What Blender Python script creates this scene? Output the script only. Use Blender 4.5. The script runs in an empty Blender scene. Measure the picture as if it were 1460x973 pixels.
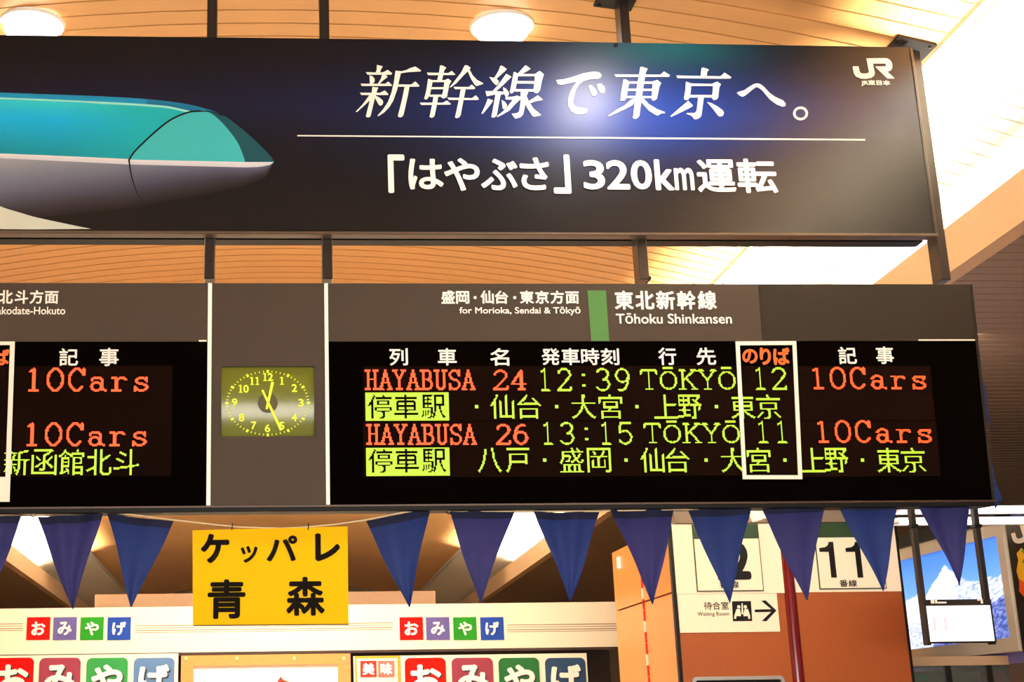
import bpy, bmesh, math, random
import numpy as np
from mathutils import Matrix, Vector
from mathutils.geometry import tessellate_polygon
random.seed(7)
R = math.radians
sc = bpy.context.scene
COL = sc.collection

# ------------------------------------------------------------------ camera
FPX, PX, PY = 1998.0, 493.5, 486.5
TH, PS, RO = R(15.33), R(3.27), R(-0.92)
CAMZ = 1.5
c_, s_ = math.cos, math.sin
Rz = Matrix(((c_(PS), -s_(PS), 0), (s_(PS), c_(PS), 0), (0, 0, 1)))
Pm = Matrix(((1, 0, 0), (0, s_(TH), -c_(TH)), (0, c_(TH), s_(TH))))
Rr = Matrix(((c_(RO), -s_(RO), 0), (s_(RO), c_(RO), 0), (0, 0, 1)))
CM = Rr @ Pm @ Rz                      # world -> camera (x right, y down, z forward)
cam = bpy.data.cameras.new('camera')
camo = bpy.data.objects.new('camera', cam)
COL.objects.link(camo)
cam.sensor_width = 36
cam.lens = FPX / 1460 * 36
cam.shift_x = (730 - PX) / 1460
cam.shift_y = 0
cam.clip_start = 0.05
cam.clip_end = 200
mw = Matrix((CM[0], -CM[1], -CM[2])).transposed().to_4x4()
mw.translation = Vector((0, 0, CAMZ))
camo.matrix_world = mw
sc.camera = camo

# ------------------------------------------------------------------ world, exposure, large lights
world = bpy.data.worlds.new('world')
sc.world = world
world.use_nodes = True
world.node_tree.nodes['Background'].inputs[0].default_value = (1.0, 0.84, 0.68, 1)
world.node_tree.nodes['Background'].inputs[1].default_value = 0.42
sc.view_settings.view_transform = 'Standard'
sc.view_settings.look = 'None'
sc.view_settings.gamma = 1
sc.view_settings.exposure = 0.35
try:
    sc.view_settings.use_curve_mapping = False
except Exception:
    pass


def area(name, loc, rot, sx, sy, power, col, shape='RECTANGLE', spread=180):
    l = bpy.data.lights.new(name, 'AREA')
    l.shape = shape
    l.size = sx
    if shape in ('RECTANGLE', 'ELLIPSE'):
        l.size_y = sy
    l.energy = power
    l.color = col
    l.spread = R(spread)
    o = bpy.data.objects.new(name, l)
    o.location = loc
    o.rotation_euler = rot
    COL.objects.link(o)
    return o


HC = 2.93                                   # vault crown above the lens


KV, SLOPE = 0.143, -0.015


def zc(x, y=5.0):
    """underside of the vault; the whole vault falls gently towards the far end"""
    return CAMZ + HC - KV * (x - 0.117) ** 2 / HC + SLOPE * (y - 5.0)


area('cove_light', (3.47, 10.5, CAMZ + 2.17), (R(180), R(-38), 0), 0.12, 18, 900, (1.0, 0.88, 0.70))
area('cove_light', (-3.24, 10.5, CAMZ + 2.17), (R(180), R(38), 0), 0.12, 18, 900, (1.0, 0.88, 0.70))
area('trough_fill', (3.20, 10.5, CAMZ + 1.25), (R(180), R(-17), 0), 0.1, 18, 620, (1.0, 0.90, 0.76), spread=36)  # added pair of upward fills without fixtures, to whiten the troughs
area('trough_fill', (-2.97, 10.5, CAMZ + 1.25), (R(180), R(17), 0), 0.1, 18, 620, (1.0, 0.90, 0.76), spread=36)
area('sign_wall_fill', (3.0, 7.3, 3.5), (R(40), 0, 0), 2.0, 0.4, 30, (1.0, 0.88, 0.70))  # added fill that brightens the platform sign wall
area('front_fill', (0.6, -3.2, 1.4), (R(102), 0, 0), 6.5, 1.3, 185, (1.0, 0.93, 0.84), spread=130)  # added fill from behind the camera, lights the board fronts
area('ceiling_fill', (0.3, 6.6, 2.2), (R(180), 0, 0), 3.5, 3.0, 35, (1.0, 0.86, 0.68), spread=150)  # added upward fill, stands in for bounce on the planks
area('shop_light', (0.0, 9.8, 3.8), (R(35), 0, 0), 1.0, 0.5, 120, (1.0, 0.86, 0.66))

# ------------------------------------------------------------------ helpers


def ray(x, y):
    v = Vector(((x - PX), (y - PY), FPX))
    return CM.transposed() @ v


class Plane:
    """a plane in the place: origin, u (right), v (up), n (away)"""

    def __init__(s, o, u=(1, 0, 0), v=(0, 0, 1)):
        s.o = Vector(o)
        s.u = Vector(u).normalized()
        s.v = Vector(v).normalized()
        s.n = s.v.cross(s.u)
        s.M = Matrix((s.u, s.n, s.v)).transposed().to_4x4()
        s.M.translation = s.o

    def __call__(s, x, y, d=0.0):
        r = ray(x, y)
        c = Vector((0, 0, CAMZ))
        o = s.o + s.n * d
        t = (o - c).dot(s.n) / r.dot(s.n)
        p = c + r * t - s.o
        return p.dot(s.u), p.dot(s.v)

    def rect(s, x0, y0, x1, y1, d=0.0):
        xm, ym = (x0 + x1) / 2, (y0 + y1) / 2
        return s(x0, ym, d)[0], s(xm, y1, d)[1], s(x1, ym, d)[0], s(xm, y0, d)[1]


def yplane(Y, z=CAMZ):
    return Plane((0, Y, z))


def xplane(X, z=CAMZ):
    return Plane((X, 0, z), u=(0, -1, 0))


class MB:
    def __init__(s):
        s.v, s.f, s.cols = [], [], None

    def add(s, vs, fs):
        n = len(s.v)
        s.v += [tuple(a) for a in vs]
        s.f += [tuple(i + n for i in f) for f in fs]
        return s

    def box(s, x0, x1, y0, y1, z0, z1, bev=0.0):
        x0, x1 = min(x0, x1), max(x0, x1)
        z0, z1 = min(z0, z1), max(z0, z1)
        y0, y1 = min(y0, y1), max(y0, y1)
        if bev > 0:
            b = min(bev, (x1 - x0) / 2.2, (z1 - z0) / 2.2, (y1 - y0) / 1.1)
            pts = [(x0 + b, z0), (x1 - b, z0), (x1, z0 + b), (x1, z1 - b), (x1 - b, z1), (x0 + b, z1), (x0, z1 - b), (x0, z0 + b)]
            inn = [(x0 + b, z0 + b), (x1 - b, z0 + b), (x1 - b, z0 + b), (x1 - b, z1 - b), (x1 - b, z1 - b), (x0 + b, z1 - b), (x0 + b, z1 - b), (x0 + b, z0 + b)]
            vs = [(p[0], y0, p[1]) for p in inn] + [(p[0], y0 + b, p[1]) for p in pts] + [(p[0], y1, p[1]) for p in pts]
            fs = [(0, 1, 3, 5)] + [tuple(range(23, 15, -1))]
            for k in range(8):
                j = (k + 1) % 8
                fs.append((8 + k, 8 + j, 16 + j, 16 + k)[::-1])
                fs.append((k, j, 8 + j, 8 + k)[::-1])
            return s.add(vs, fs)
        vs = [(x0, y0, z0), (x1, y0, z0), (x1, y1, z0), (x0, y1, z0), (x0, y0, z1), (x1, y0, z1), (x1, y1, z1), (x0, y1, z1)]
        return s.add(vs, [(0, 3, 2, 1), (4, 5, 6, 7), (0, 1, 5, 4), (1, 2, 6, 5), (2, 3, 7, 6), (3, 0, 4, 7)])

    def prism(s, pts, y0, y1=None):
        """flat outline in (a, b), front at y0, back at y1"""
        n = len(pts)
        tris = tessellate_polygon([[Vector((p[0], p[1], 0)) for p in pts]])
        area2 = sum(pts[i][0] * pts[(i + 1) % n][1] - pts[(i + 1) % n][0] * pts[i][1] for i in range(n))

        def fix(t, flip):
            a, b, c = [pts[i] for i in t]
            cr = (b[0] - a[0]) * (c[1] - a[1]) - (b[1] - a[1]) * (c[0] - a[0])
            t = t if cr > 0 else t[::-1]
            return t[::-1] if flip else t
        vs = [(p[0], y0, p[1]) for p in pts]
        fs = [fix(tuple(t), False) for t in tris]
        if y1 is not None:
            vs += [(p[0], y1, p[1]) for p in pts]
            fs += [tuple(i + n for i in fix(tuple(t), True)) for t in tris]
            for i in range(n):
                j = (i + 1) % n
                q = (i, j, j + n, i + n)
                fs.append(q[::-1] if area2 > 0 else q)
        return s.add(vs, fs)

    def ring(s, outer, inner, y0, y1):
        n = len(outer)
        vs = [(p[0], y0, p[1]) for p in outer] + [(p[0], y0, p[1]) for p in inner]
        vs += [(p[0], y1, p[1]) for p in outer] + [(p[0], y1, p[1]) for p in inner]
        fs = []
        for i in range(n):
            j = (i + 1) % n
            fs += [(i, j, n + j, n + i), (i, i + 2 * n, j + 2 * n, j), (n + i, n + j, 3 * n + j, 3 * n + i), (2 * n + i, 3 * n + i, 3 * n + j, 2 * n + j)]
        return s.add(vs, fs)

    def tube(s, pts, r, seg=6):
        vs, fs = [], []
        P = [Vector(p) for p in pts]
        for i, p in enumerate(P):
            d = (P[min(i + 1, len(P) - 1)] - P[max(i - 1, 0)]).normalized()
            a = d.cross(Vector((0, 0, 1)))
            if a.length < 1e-3:
                a = d.cross(Vector((1, 0, 0)))
            a.normalize()
            b = d.cross(a)
            for k in range(seg):
                t = 2 * math.pi * k / seg
                vs.append(p + a * r * c_(t) + b * r * s_(t))
        for i in range(len(P) - 1):
            for k in range(seg):
                j = (k + 1) % seg
                fs.append((i * seg + k, i * seg + j, (i + 1) * seg + j, (i + 1) * seg + k))
        fs.append(tuple(range(seg))[::-1])
        fs.append(tuple((len(P) - 1) * seg + k for k in range(seg)))
        return s.add(vs, fs)

    def lathe(s, prof, cx, cy, seg=24):
        vs, fs = [], []
        for r, z in prof:
            for k in range(seg):
                t = 2 * math.pi * k / seg
                vs.append((cx + r * c_(t), cy + r * s_(t), z))
        for i in range(len(prof) - 1):
            for k in range(seg):
                j = (k + 1) % seg
                fs.append((i * seg + k, i * seg + j, (i + 1) * seg + j, (i + 1) * seg + k))
        return s.add(vs, fs)

    def mesh(s, name):
        m = bpy.data.meshes.new(name)
        m.from_pydata(s.v, [], s.f)
        m.update()
        return m


def lin(c):
    return tuple(((v / 255) / 12.92 if v / 255 <= 0.04045 else ((v / 255 + 0.055) / 1.055) ** 2.4) for v in c)


MATS = {}


def mat(name, rgb, rough=0.6, metal=0.0, emit=0.0, spec=0.5, noise=0.06, scale=30.0, trans=0.0, attr=False, coat=0.0, stretch=None):
    if name in MATS:
        return MATS[name]
    m = bpy.data.materials.new(name)
    m.use_nodes = True
    nt = m.node_tree
    b = nt.nodes['Principled BSDF']
    col = lin(rgb) + (1,)
    b.inputs['Base Color'].default_value = tuple(v * .1 for v in lin(rgb)) + (1,) if emit and not attr else col
    b.inputs['Roughness'].default_value = rough
    b.inputs['Metallic'].default_value = metal
    b.inputs['Specular IOR Level'].default_value = spec
    b.inputs['Coat Weight'].default_value = coat
    b.inputs['Coat Roughness'].default_value = 0.12
    if attr:
        a = nt.nodes.new('ShaderNodeVertexColor')
        a.layer_name = 'print'
        nt.links.new(a.outputs[0], b.inputs['Base Color'])
        if emit:
            nt.links.new(a.outputs[0], b.inputs['Emission Color'])
            b.inputs['Emission Strength'].default_value = emit
    elif emit:
        b.inputs['Emission Color'].default_value = col
        b.inputs['Emission Strength'].default_value = emit
    elif noise:
        tc = nt.nodes.new('ShaderNodeTexCoord')
        mp = nt.nodes.new('ShaderNodeMapping')
        if stretch:
            mp.inputs['Scale'].default_value = stretch
        n = nt.nodes.new('ShaderNodeTexNoise')
        n.inputs['Scale'].default_value = scale
        n.inputs['Detail'].default_value = 4
        mx = nt.nodes.new('ShaderNodeMix')
        mx.data_type = 'RGBA'
        mx.inputs[6].default_value = tuple(v * (1 - noise * 2) for v in col[:3]) + (1,)
        mx.inputs[7].default_value = tuple(min(1, v * (1 + noise * 2)) for v in col[:3]) + (1,)
        nt.links.new(tc.outputs['Object'], mp.inputs[0])
        nt.links.new(mp.outputs[0], n.inputs['Vector'])
        nt.links.new(n.outputs['Fac'], mx.inputs[0])
        nt.links.new(mx.outputs[2], b.inputs['Base Color'])
    if trans:
        t = nt.nodes.new('ShaderNodeBsdfTranslucent')
        t.inputs[0].default_value = col
        ms = nt.nodes.new('ShaderNodeMixShader')
        ms.inputs[0].default_value = trans
        nt.links.new(b.outputs[0], ms.inputs[1])
        nt.links.new(t.outputs[0], ms.inputs[2])
        nt.links.new(ms.outputs[0], nt.nodes['Material Output'].inputs[0])
    MATS[name] = m
    return m


def thing(name, label, cat, M, group=None):
    o = bpy.data.objects.new(name, None)
    COL.objects.link(o)
    o.empty_display_size = 0.1
    o.matrix_world = M if isinstance(M, Matrix) else M.M
    o['label'] = label
    o['category'] = cat
    if group:
        o['group'] = group
    return o


def obj(name, mb, m, parent=None, M=None, label=None, cat=None, group=None, kind=None, smooth=False):
    me = mb.mesh(name) if isinstance(mb, MB) else mb
    if m and not me.materials:
        me.materials.append(m)
    o = bpy.data.objects.new(name, me)
    COL.objects.link(o)
    if parent:
        o.parent = parent
    elif M is not None:
        o.matrix_world = M if isinstance(M, Matrix) else M.M
    if label:
        o['label'] = label
    if cat:
        o['category'] = cat
    if group:
        o['group'] = group
    if kind:
        o['kind'] = kind
    if smooth:
        me.polygons.foreach_set('use_smooth', [True] * len(me.polygons))
    return o


# ---------------------------------------------------------------- lettering from Blender's own font
FC = {}


def glyph(text, bold=0.0):
    k = (text, bold)
    if k in FC:
        return FC[k]
    c = bpy.data.curves.new('g', 'FONT')
    c.body = text
    c.offset = bold
    c.resolution_u = 4
    o = bpy.data.objects.new('g', c)
    COL.objects.link(o)
    bpy.context.view_layer.update()
    dg = bpy.context.evaluated_depsgraph_get()
    ev = o.evaluated_get(dg)
    m = ev.to_mesh()
    m.calc_loop_triangles()
    V = np.array([v.co[:2] for v in m.vertices])
    T = np.array([t.vertices[:] for t in m.loop_triangles])
    ev.to_mesh_clear()
    bpy.data.objects.remove(o)
    bpy.data.curves.remove(c)
    lo, hi = V.min(0), V.max(0)
    V = (V - lo) / (hi - lo)
    FC[k] = (V, T)
    return FC[k]


def put_text(mb, pl, text, x0, y0, x1, y1, d, bold=0.0, shear=0.0, dy=-0.002):
    """lettering whose ink fills a box measured on the surface; weight comes from overlapping prints"""
    V, T = glyph(text)
    a0, b0, a1, b1 = pl.rect(x0, y0, x1, y1)
    r = bold * (b1 - b0) * .9
    a0, b0, a1, b1 = a0 + r, b0 + r, a1 - r, b1 - r
    w = a1 - a0
    fs = []
    for t in T:
        A, B, Cc = V[t[0]], V[t[1]], V[t[2]]
        cr = (B[0] - A[0]) * (Cc[1] - A[1]) - (B[1] - A[1]) * (Cc[0] - A[0])
        fs.append(tuple(int(i) for i in (t if cr > 0 else t[::-1])))
    sh = [(0, 0)]
    if r > 0:
        sh = [(r * c_(R(a)), r * s_(R(a))) for a in range(0, 360, 45)]
        if bold > .035:
            sh += [(r * .5 * c_(R(a)), r * .5 * s_(R(a))) for a in range(0, 360, 90)]
    for k, (ox, oz) in enumerate(sh):
        vs = [(a0 + ox + (v[0] * (1 - shear) + shear * v[1]) * w, d + dy - .00002 * k, b0 + oz + v[1] * (b1 - b0)) for v in V]
        mb.add(vs, fs)


# ---------------------------------------------------------------- dot matrix characters
def arc(cx, cy, rx, ry, a0, a1, n=18):
    return [(cx + rx * c_(R(a0 + (a1 - a0) * i / n)), cy + ry * s_(R(a0 + (a1 - a0) * i / n))) for i in range(n + 1)]


def O_(top=0.0):
    h = (1 - top) / 2
    return [arc(.5, top + h, .42, h, 0, 360, 32)]


LG = {
    '1': [[(.28, .13), (.5, .02), (.5, 1)], [(.27, 1), (.75, 1)]],
    '2': [arc(.5, .27, .38, .27, 195, 375) + [(.1, 1)], [(.1, .98), (.9, .98), (.92, .85)]],
    '3': [arc(.47, .25, .36, .25, 205, 440), arc(.47, .73, .41, .27, 275, 515)],
    '4': [[(.68, 1), (.68, 0), (.08, .72), (.95, .72)], [(.5, 1), (.86, 1)]],
    '5': [[(.85, .02), (.22, .02), (.16, .46)], arc(.48, .68, .4, .31, 225, 510)],
    '6': [arc(.5, .68, .38, .31, 0, 360, 28), arc(.62, .62, .5, .62, 180, 290)],
    '9': [arc(.5, .31, .38, .3, 0, 360, 28), arc(.38, .38, .5, .62, 0, 110)],
    '0': O_(),
    'O': O_(.2) + [[(.25, .02), (.75, .02)]],
    'T': [[(.5, .12), (.5, 1)], [(.06, .32), (.1, .13), (.9, .13), (.94, .32)], [(.32, 1), (.68, 1)]],
    'K': [[(.2, .12), (.2, 1)], [(.85, .13), (.24, .62)], [(.4, .48), (.88, 1)], [(.05, .13), (.35, .13)], [(.05, 1), (.35, 1)], [(.68, .13), (.96, .13)], [(.72, 1), (.98, 1)]],
    'y': [[(.12, .13), (.5, .6), (.5, 1)], [(.88, .13), (.5, .6)], [(.02, .13), (.28, .13)], [(.72, .13), (.98, .13)], [(.34, 1), (.66, 1)]],
    'H': [[(.2, 0), (.2, 1)], [(.8, 0), (.8, 1)], [(.2, .48), (.8, .48)], [(.06, 0), (.34, 0)], [(.66, 0), (.94, 0)], [(.06, 1), (.34, 1)], [(.66, 1), (.94, 1)]],
    'A': [[(.5, 0), (.14, 1)], [(.5, 0), (.86, 1)], [(.27, .66), (.73, .66)], [(.02, 1), (.3, 1)], [(.7, 1), (.98, 1)]],
    'Y': [[(.15, 0), (.5, .52), (.5, 1)], [(.85, 0), (.5, .52)], [(.03, 0), (.3, 0)], [(.7, 0), (.97, 0)], [(.34, 1), (.66, 1)]],
    'B': [[(.2, 0), (.2, 1)], [(.08, 0), (.5, 0)] + arc(.5, .24, .3, .24, 270, 450, 10) + [(.2, .48)], [(.5, .48)] + arc(.5, .74, .36, .26, 270, 450, 10) + [(.08, 1)]],
    'U': [[(.2, 0)] + arc(.5, .7, .3, .3, 180, 0, 12) + [(.8, 0)], [(.05, 0), (.35, 0)], [(.66, 0), (.94, 0)]],
    'S': [arc(.5, .24, .33, .24, 345, 135, 12) + arc(.5, .75, .35, .25, 275, 520, 14), [(.84, 0), (.84, .25)], [(.14, .75), (.14, 1)]],
    'C': [arc(.5, .5, .42, .5, 318, 42, 26), [(.88, .02), (.88, .28)]],
    'a': [arc(.42, .56, .3, .16, 190, 350, 10) + [(.72, .95), (.92, 1)], arc(.4, .82, .28, .18, 0, 360, 18)],
    'r': [[(.3, .42), (.3, 1)], [(.1, .42), (.3, .42)], [(.1, 1), (.55, 1)], arc(.62, .66, .3, .24, 190, 315, 10)],
    's': [arc(.5, .55, .3, .13, 340, 120, 10) + arc(.5, .85, .33, .15, 280, 520, 12), [(.8, .42), (.8, .56)], [(.16, .84), (.16, 1)]],
    ':': [[(.45, .27), (.55, .27)], [(.45, .31), (.55, .31)], [(.45, .77), (.55, .77)], [(.45, .81), (.55, .81)]],
}


def raster_strokes(text, W, Hh, th, pitch=1.0):
    g = np.zeros((Hh, W), bool)
    n = len(text)
    cw = W / n
    yy, xx = np.mgrid[0:Hh, 0:W]
    xx = xx + .5
    yy = yy + .5
    for i, ch in enumerate(text):
        if ch == ' ':
            continue
        for st in LG[ch]:
            P = [((i + (1 - pitch) / 2 + p[0] * pitch) * cw, p[1] * (Hh - th) + th / 2) for p in st]
            for a, b in zip(P, P[1:]):
                dx, dy = b[0] - a[0], b[1] - a[1]
                L = dx * dx + dy * dy
                t = np.clip(((xx - a[0]) * dx + (yy - a[1]) * dy) / max(L, 1e-9), 0, 1)
                ex, ey = xx - a[0] - t * dx, yy - a[1] - t * dy
                g |= (ex * ex + (ey * 1.25) ** 2) < (th / 2 + .12) ** 2
    return g


RC = {}


def raster_kanji(ch, W, Hh):
    if (ch, W, Hh) in RC:
        return RC[(ch, W, Hh)]
    V, T = glyph(ch, 0.0)
    S = 4
    w, h = W * S, Hh * S
    g = np.zeros((h, w), bool)
    P = np.stack([V[:, 0] * w, (1 - V[:, 1]) * h], 1)
    for t in T:
        A, B, Cc = P[t[0]], P[t[1]], P[t[2]]
        x0 = max(0, int(min(A[0], B[0], Cc[0]) - 1))
        x1 = min(w, int(max(A[0], B[0], Cc[0]) + 2))
        y0 = max(0, int(min(A[1], B[1], Cc[1]) - 1))
        y1 = min(h, int(max(A[1], B[1], Cc[1]) + 2))
        if x1 <= x0 or y1 <= y0:
            continue
        yy, xx = np.mgrid[y0:y1, x0:x1]
        xx = xx + .5
        yy = yy + .5

        def e(a, b):
            return (xx - a[0]) * (b[1] - a[1]) - (yy - a[1]) * (b[0] - a[0])
        e0, e1, e2 = e(A, B), e(B, Cc), e(Cc, A)
        g[y0:y1, x0:x1] |= ((e0 >= -.01) & (e1 >= -.01) & (e2 >= -.01)) | ((e0 <= .01) & (e1 <= .01) & (e2 <= .01))
    # thinner level strokes, as on the display
    er = g.copy()
    er[1:] &= g[:-1]
    cov = er.reshape(Hh, S, W, S).mean((1, 3))
    out = cov > .42
    RC[(ch, W, Hh)] = out
    return out


def dots(mb, pl, g, x0, y0, x1, y1, d, t=0.0015):
    a0, b0, a1, b1 = pl.rect(x0, y0, x1, y1)
    Hh, W = g.shape
    dx, dz = (a1 - a0) / W, (b1 - b0) / Hh
    for j in range(Hh):
        i = 0
        while i < W:
            if g[j, i]:
                k = i
                while k < W and g[j, k]:
                    k += 1
                zt = b1 - j * dz
                zb = zt - dz * .96
                mb.add([(a0 + i * dx, d - t, zb), (a0 + k * dx, d - t, zb), (a0 + k * dx, d - t, zt), (a0 + i * dx, d - t, zt)], [(0, 1, 2, 3)])
                i = k
            else:
                i += 1


DOT = 1.63


def led_latin(pl, parent, text, x0, y0, x1, y1, m, th=1.9, pitch=.86):
    n = len(text)
    for i, ch in enumerate(text):
        xa, xb = x0 + (x1 - x0) * i / n, x0 + (x1 - x0) * (i + 1) / n
        mb = MB()
        g = raster_strokes(ch, round((xb - xa) / DOT), round((y1 - y0) / DOT), th, pitch)
        dots(mb, pl, g, xa, y0, xb, y1, 0.0)
        obj('led_character', mb, m, parent)


def led_kanji(pl, parent, items, y0, y1, m, neg=False, box=None):
    if box:
        W, Hh = round((box[2] - box[0]) / DOT), round((box[3] - box[1]) / DOT)
        g = np.ones((Hh, W), bool)
    for ch, xa, xb in items:
        mb = MB()
        if ch == '・':
            cx, cy = (xa + xb) / 2, (y0 + y1) / 2
            r = 2.4
            dots(mb, pl, np.ones((3, 3), bool), cx - r, cy - r, cx + r, cy + r, 0.0)
            obj('led_character', mb, m, parent)
            continue
        w, h = max(4, round((xb - xa) / DOT)), max(4, round((y1 - y0) / DOT))
        k = raster_kanji(ch, w, h)
        if box:
            ox, oy = round((xa - box[0]) / DOT), round((y0 - box[1]) / DOT)
            g[oy:oy + h, ox:ox + w] &= ~k[:g.shape[0] - oy, :g.shape[1] - ox]
        else:
            dots(mb, pl, k, xa, y0, xb, y1, 0.0)
            obj('led_character', mb, m, parent)
    if box:
        mb = MB()
        dots(mb, pl, g, *box, 0.0)
        obj('led_reversed_text', mb, m, parent)


# ------------------------------------------------------------------ materials
M_plank = mat('beige_ceiling_plank', (214, 160, 98), .45, noise=.03, scale=6, stretch=(1, 8, 1))
M_trough = mat('cream_ceiling_plank', (245, 232, 205), .5, noise=.02)  # white paint, paled further to carry the trough's strong light
M_gap = mat('dark_recess', (52, 38, 26), .9)
M_whitetrim = mat('white_trim', (245, 238, 225), .4, noise=.01)
M_fascia = mat('tan_beam', (205, 170, 132), .55, noise=.05, scale=80)
M_slat = mat('brown_slat', (138, 112, 90), .5, noise=.08, scale=50)
M_pole = mat('dark_bronze_metal', (40, 33, 29), .3, metal=.25, noise=.03)
M_black = mat('black_metal', (12, 10, 9), .5, noise=.0, spec=.2)
M_head = mat('taupe_sign_face', (66, 57, 49), .5, spec=.15, noise=.05, scale=120)
M_head_dark = mat('dark_taupe_sign_face', (38, 32, 25), .5, spec=.15, noise=.05, scale=120)
M_screen = mat('black_led_screen', (5, 3, 2), .5, noise=.0, spec=.0)
M_matrix = mat('led_matrix_module', (20, 11, 8), .4, noise=.15, scale=400, spec=.0)
M_white = mat('white_lettering', (250, 246, 236), .4, noise=0)
M_cream = mat('cream_glow', (255, 240, 214), .4, emit=.75)  # glow for the lit gaps by the clock and the handle's highlight
M_red = mat('red_led', (255, 66, 20), .5, emit=2.3)
M_grn = mat('yellow_green_led', (186, 226, 44), .5, emit=1.0)
M_orange = mat('orange_lettering', (246, 104, 24), .4, noise=0)
M_greenblock = mat('green_line_colour', (62, 120, 52), .4, noise=.03)
M_lens = mat('lamp_lens', (255, 246, 225), .4, emit=9)

# ------------------------------------------------------------------ the setting
WORLD = Matrix.Identity(4)
fb = MB().box(-12, 13, -9, 28, -.05, 0)
obj('floor', fb, mat('pale_stone_floor', (196, 180, 156), .35, noise=.05, scale=3), None, WORLD, kind='structure')

X_L, X_T0, X_T1, X_B, X_BL, X_VR, X_VL = -2.47, 2.70, 2.75, 3.30, -3.07, 4.1, -3.9
PITCH, GAP = .1135, .0075


def vault(mb, xa, xb, ya, yb, off, n, th=0.0):
    vs, fs = [], []
    for i in range(n + 1):
        x = xa + (xb - xa) * i / n
        z = zc(x) + off
        vs += [(x, ya, z), (x, yb, z), (x, ya, z + .02), (x, yb, z + .02)]
    for i in range(n):
        a, b = i * 4, (i + 1) * 4
        fs += [(a, a + 1, b + 1, b), (a, b, b + 2, a + 2), (a + 1, a + 3, b + 3, b + 1)]
    fs += [(0, 2, 3, 1), (n * 4, n * 4 + 1, n * 4 + 3, n * 4 + 2)]
    return mb.add(vs, fs)


def vaultshell():
    vs, fs = [], []
    n = 30
    for i in range(n + 1):
        x = X_VL + (X_VR - X_VL) * i / n
        for y in (-8, 27.5):
            vs.append((x, y, zc(x, y) + .025))
        for y in (-8, 27.5):
            vs.append((x, y, zc(x, y) + .12))
    for i in range(n):
        a, b = i * 4, i * 4 + 4
        fs += [(a, a + 1, b + 1, b), (a + 2, b + 2, b + 3, a + 3)]
    return MB().add(vs, fs)


ceil = obj('ceiling', vaultshell(), M_gap, None, WORLD, kind='structure')
Y0 = 4.45
NP = 46
pm = vault(MB(), X_L, X_T0 - .012, 0, PITCH - GAP, 0, 18).mesh('ceiling_plank')
pm.materials.append(M_plank)
tm = vault(MB(), X_T1, X_VR, 0, PITCH - GAP, -.004, 5).mesh('trough_plank')
tm.materials.append(M_trough)
for i in range(NP):
    y = Y0 + i * PITCH
    o = obj('ceiling_plank', pm, None, ceil)
    o.location = (0, y, SLOPE * (y - 5))
    y += .35 * PITCH
    o = obj('trough_plank', tm, None, ceil)
    o.location = (0, y, SLOPE * (y - 5))
far, fart, near, neart, lt = MB(), MB(), MB(), MB(), MB()


def vrow(mb, xa, xb, y, off, n):
    k = len(mb.v)
    vault(mb, xa, xb, y, y + PITCH - GAP, off, n)
    dz = SLOPE * (y - 5)
    for q in range(k, len(mb.v)):
        v = mb.v[q]
        mb.v[q] = (v[0], v[1], v[2] + dz)


k0 = -int((Y0 + 7.8) / PITCH)
for i in range(k0, int((26.6 - Y0) / PITCH)):
    y = Y0 + i * PITCH
    vrow(lt, X_VL, X_L - .055, y, -.004, 4)
    if 0 <= i < NP:
        continue
    a, b = (far, fart) if i >= NP else (near, neart)
    vrow(a, X_L, X_T0 - .012, y, 0, 12)
    vrow(b, X_T1, X_VR, y + .35 * PITCH, -.004, 4)
obj('far_planks', far, M_plank, ceil, kind='stuff')
obj('far_trough_planks', fart, M_trough, ceil, kind='stuff')
obj('near_planks', near, M_plank, ceil, kind='stuff')
obj('near_trough_planks', neart, M_trough, ceil, kind='stuff')
obj('left_trough_planks', lt, M_trough, ceil, kind='stuff')


def longbar(x0, x1, z0, z1, ya=-7.8, yb=26.6):
    m = MB().box(x0, x1, ya, yb, z0, z1)
    m.v = [(v[0], v[1], v[2] + SLOPE * (v[1] - 5)) for v in m.v]
    return m


obj('trim_1', longbar(X_T0, X_T1 - .004, zc(X_T0) - .010, zc(X_T0) + .02), M_whitetrim, None, WORLD, kind='structure')
obj('trim_2', longbar(X_L - .05, X_L - .012, zc(X_L) - .012, zc(X_L) + .02), M_whitetrim, None, WORLD, kind='structure')
Z_BT, Z_BB = CAMZ + .699 * X_B + .01, CAMZ + .631 * X_B + .012
obj('trim_3', longbar(X_B, X_B + .09, Z_BB, Z_BT), M_fascia, None, WORLD, kind='structure')
obj('trim_4', longbar(X_BL - .09, X_BL, Z_BB, Z_BT), M_fascia, None, WORLD, kind='structure')
obj('wall_cove_right', longbar(X_VR, X_VR + .05, Z_BB + .06, zc(X_VR) + .1), M_whitetrim, None, WORLD, kind='structure')
obj('wall_cove_left', longbar(X_VL - .05, X_VL, Z_BB + .06, zc(X_VL) + .1), M_whitetrim, None, WORLD, kind='structure')

# lower slatted soffits left and right
soff = obj('ceiling', longbar(X_B + .09, 12, Z_BB + .05, Z_BB + .1), M_gap, None, WORLD, kind='structure')
sm = MB().box(X_B + .09, 9.6, 0, .094, Z_BB + .012, Z_BB + .04, 0).mesh('soffit_slat')
sm.materials.append(M_slat)
SP = .104
fs_ = MB()
for i in range(-42, int(22.2 / SP)):
    y = 4.4 + i * SP
    dz = SLOPE * (y - 5)
    if 0 <= i < 60:
        o = obj('soffit_slat', sm, None, soff)
        o.location = (0, y, dz)
    else:
        fs_.box(X_B + .09, 9.6, y, y + .094, Z_BB + .012 + dz, Z_BB + .04 + dz)
obj('far_slats', fs_, M_slat, soff, kind='stuff')
obj('ceiling', longbar(-12, X_BL - .09, Z_BB + .01, Z_BB + .1), M_slat, None, WORLD, kind='structure')

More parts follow.
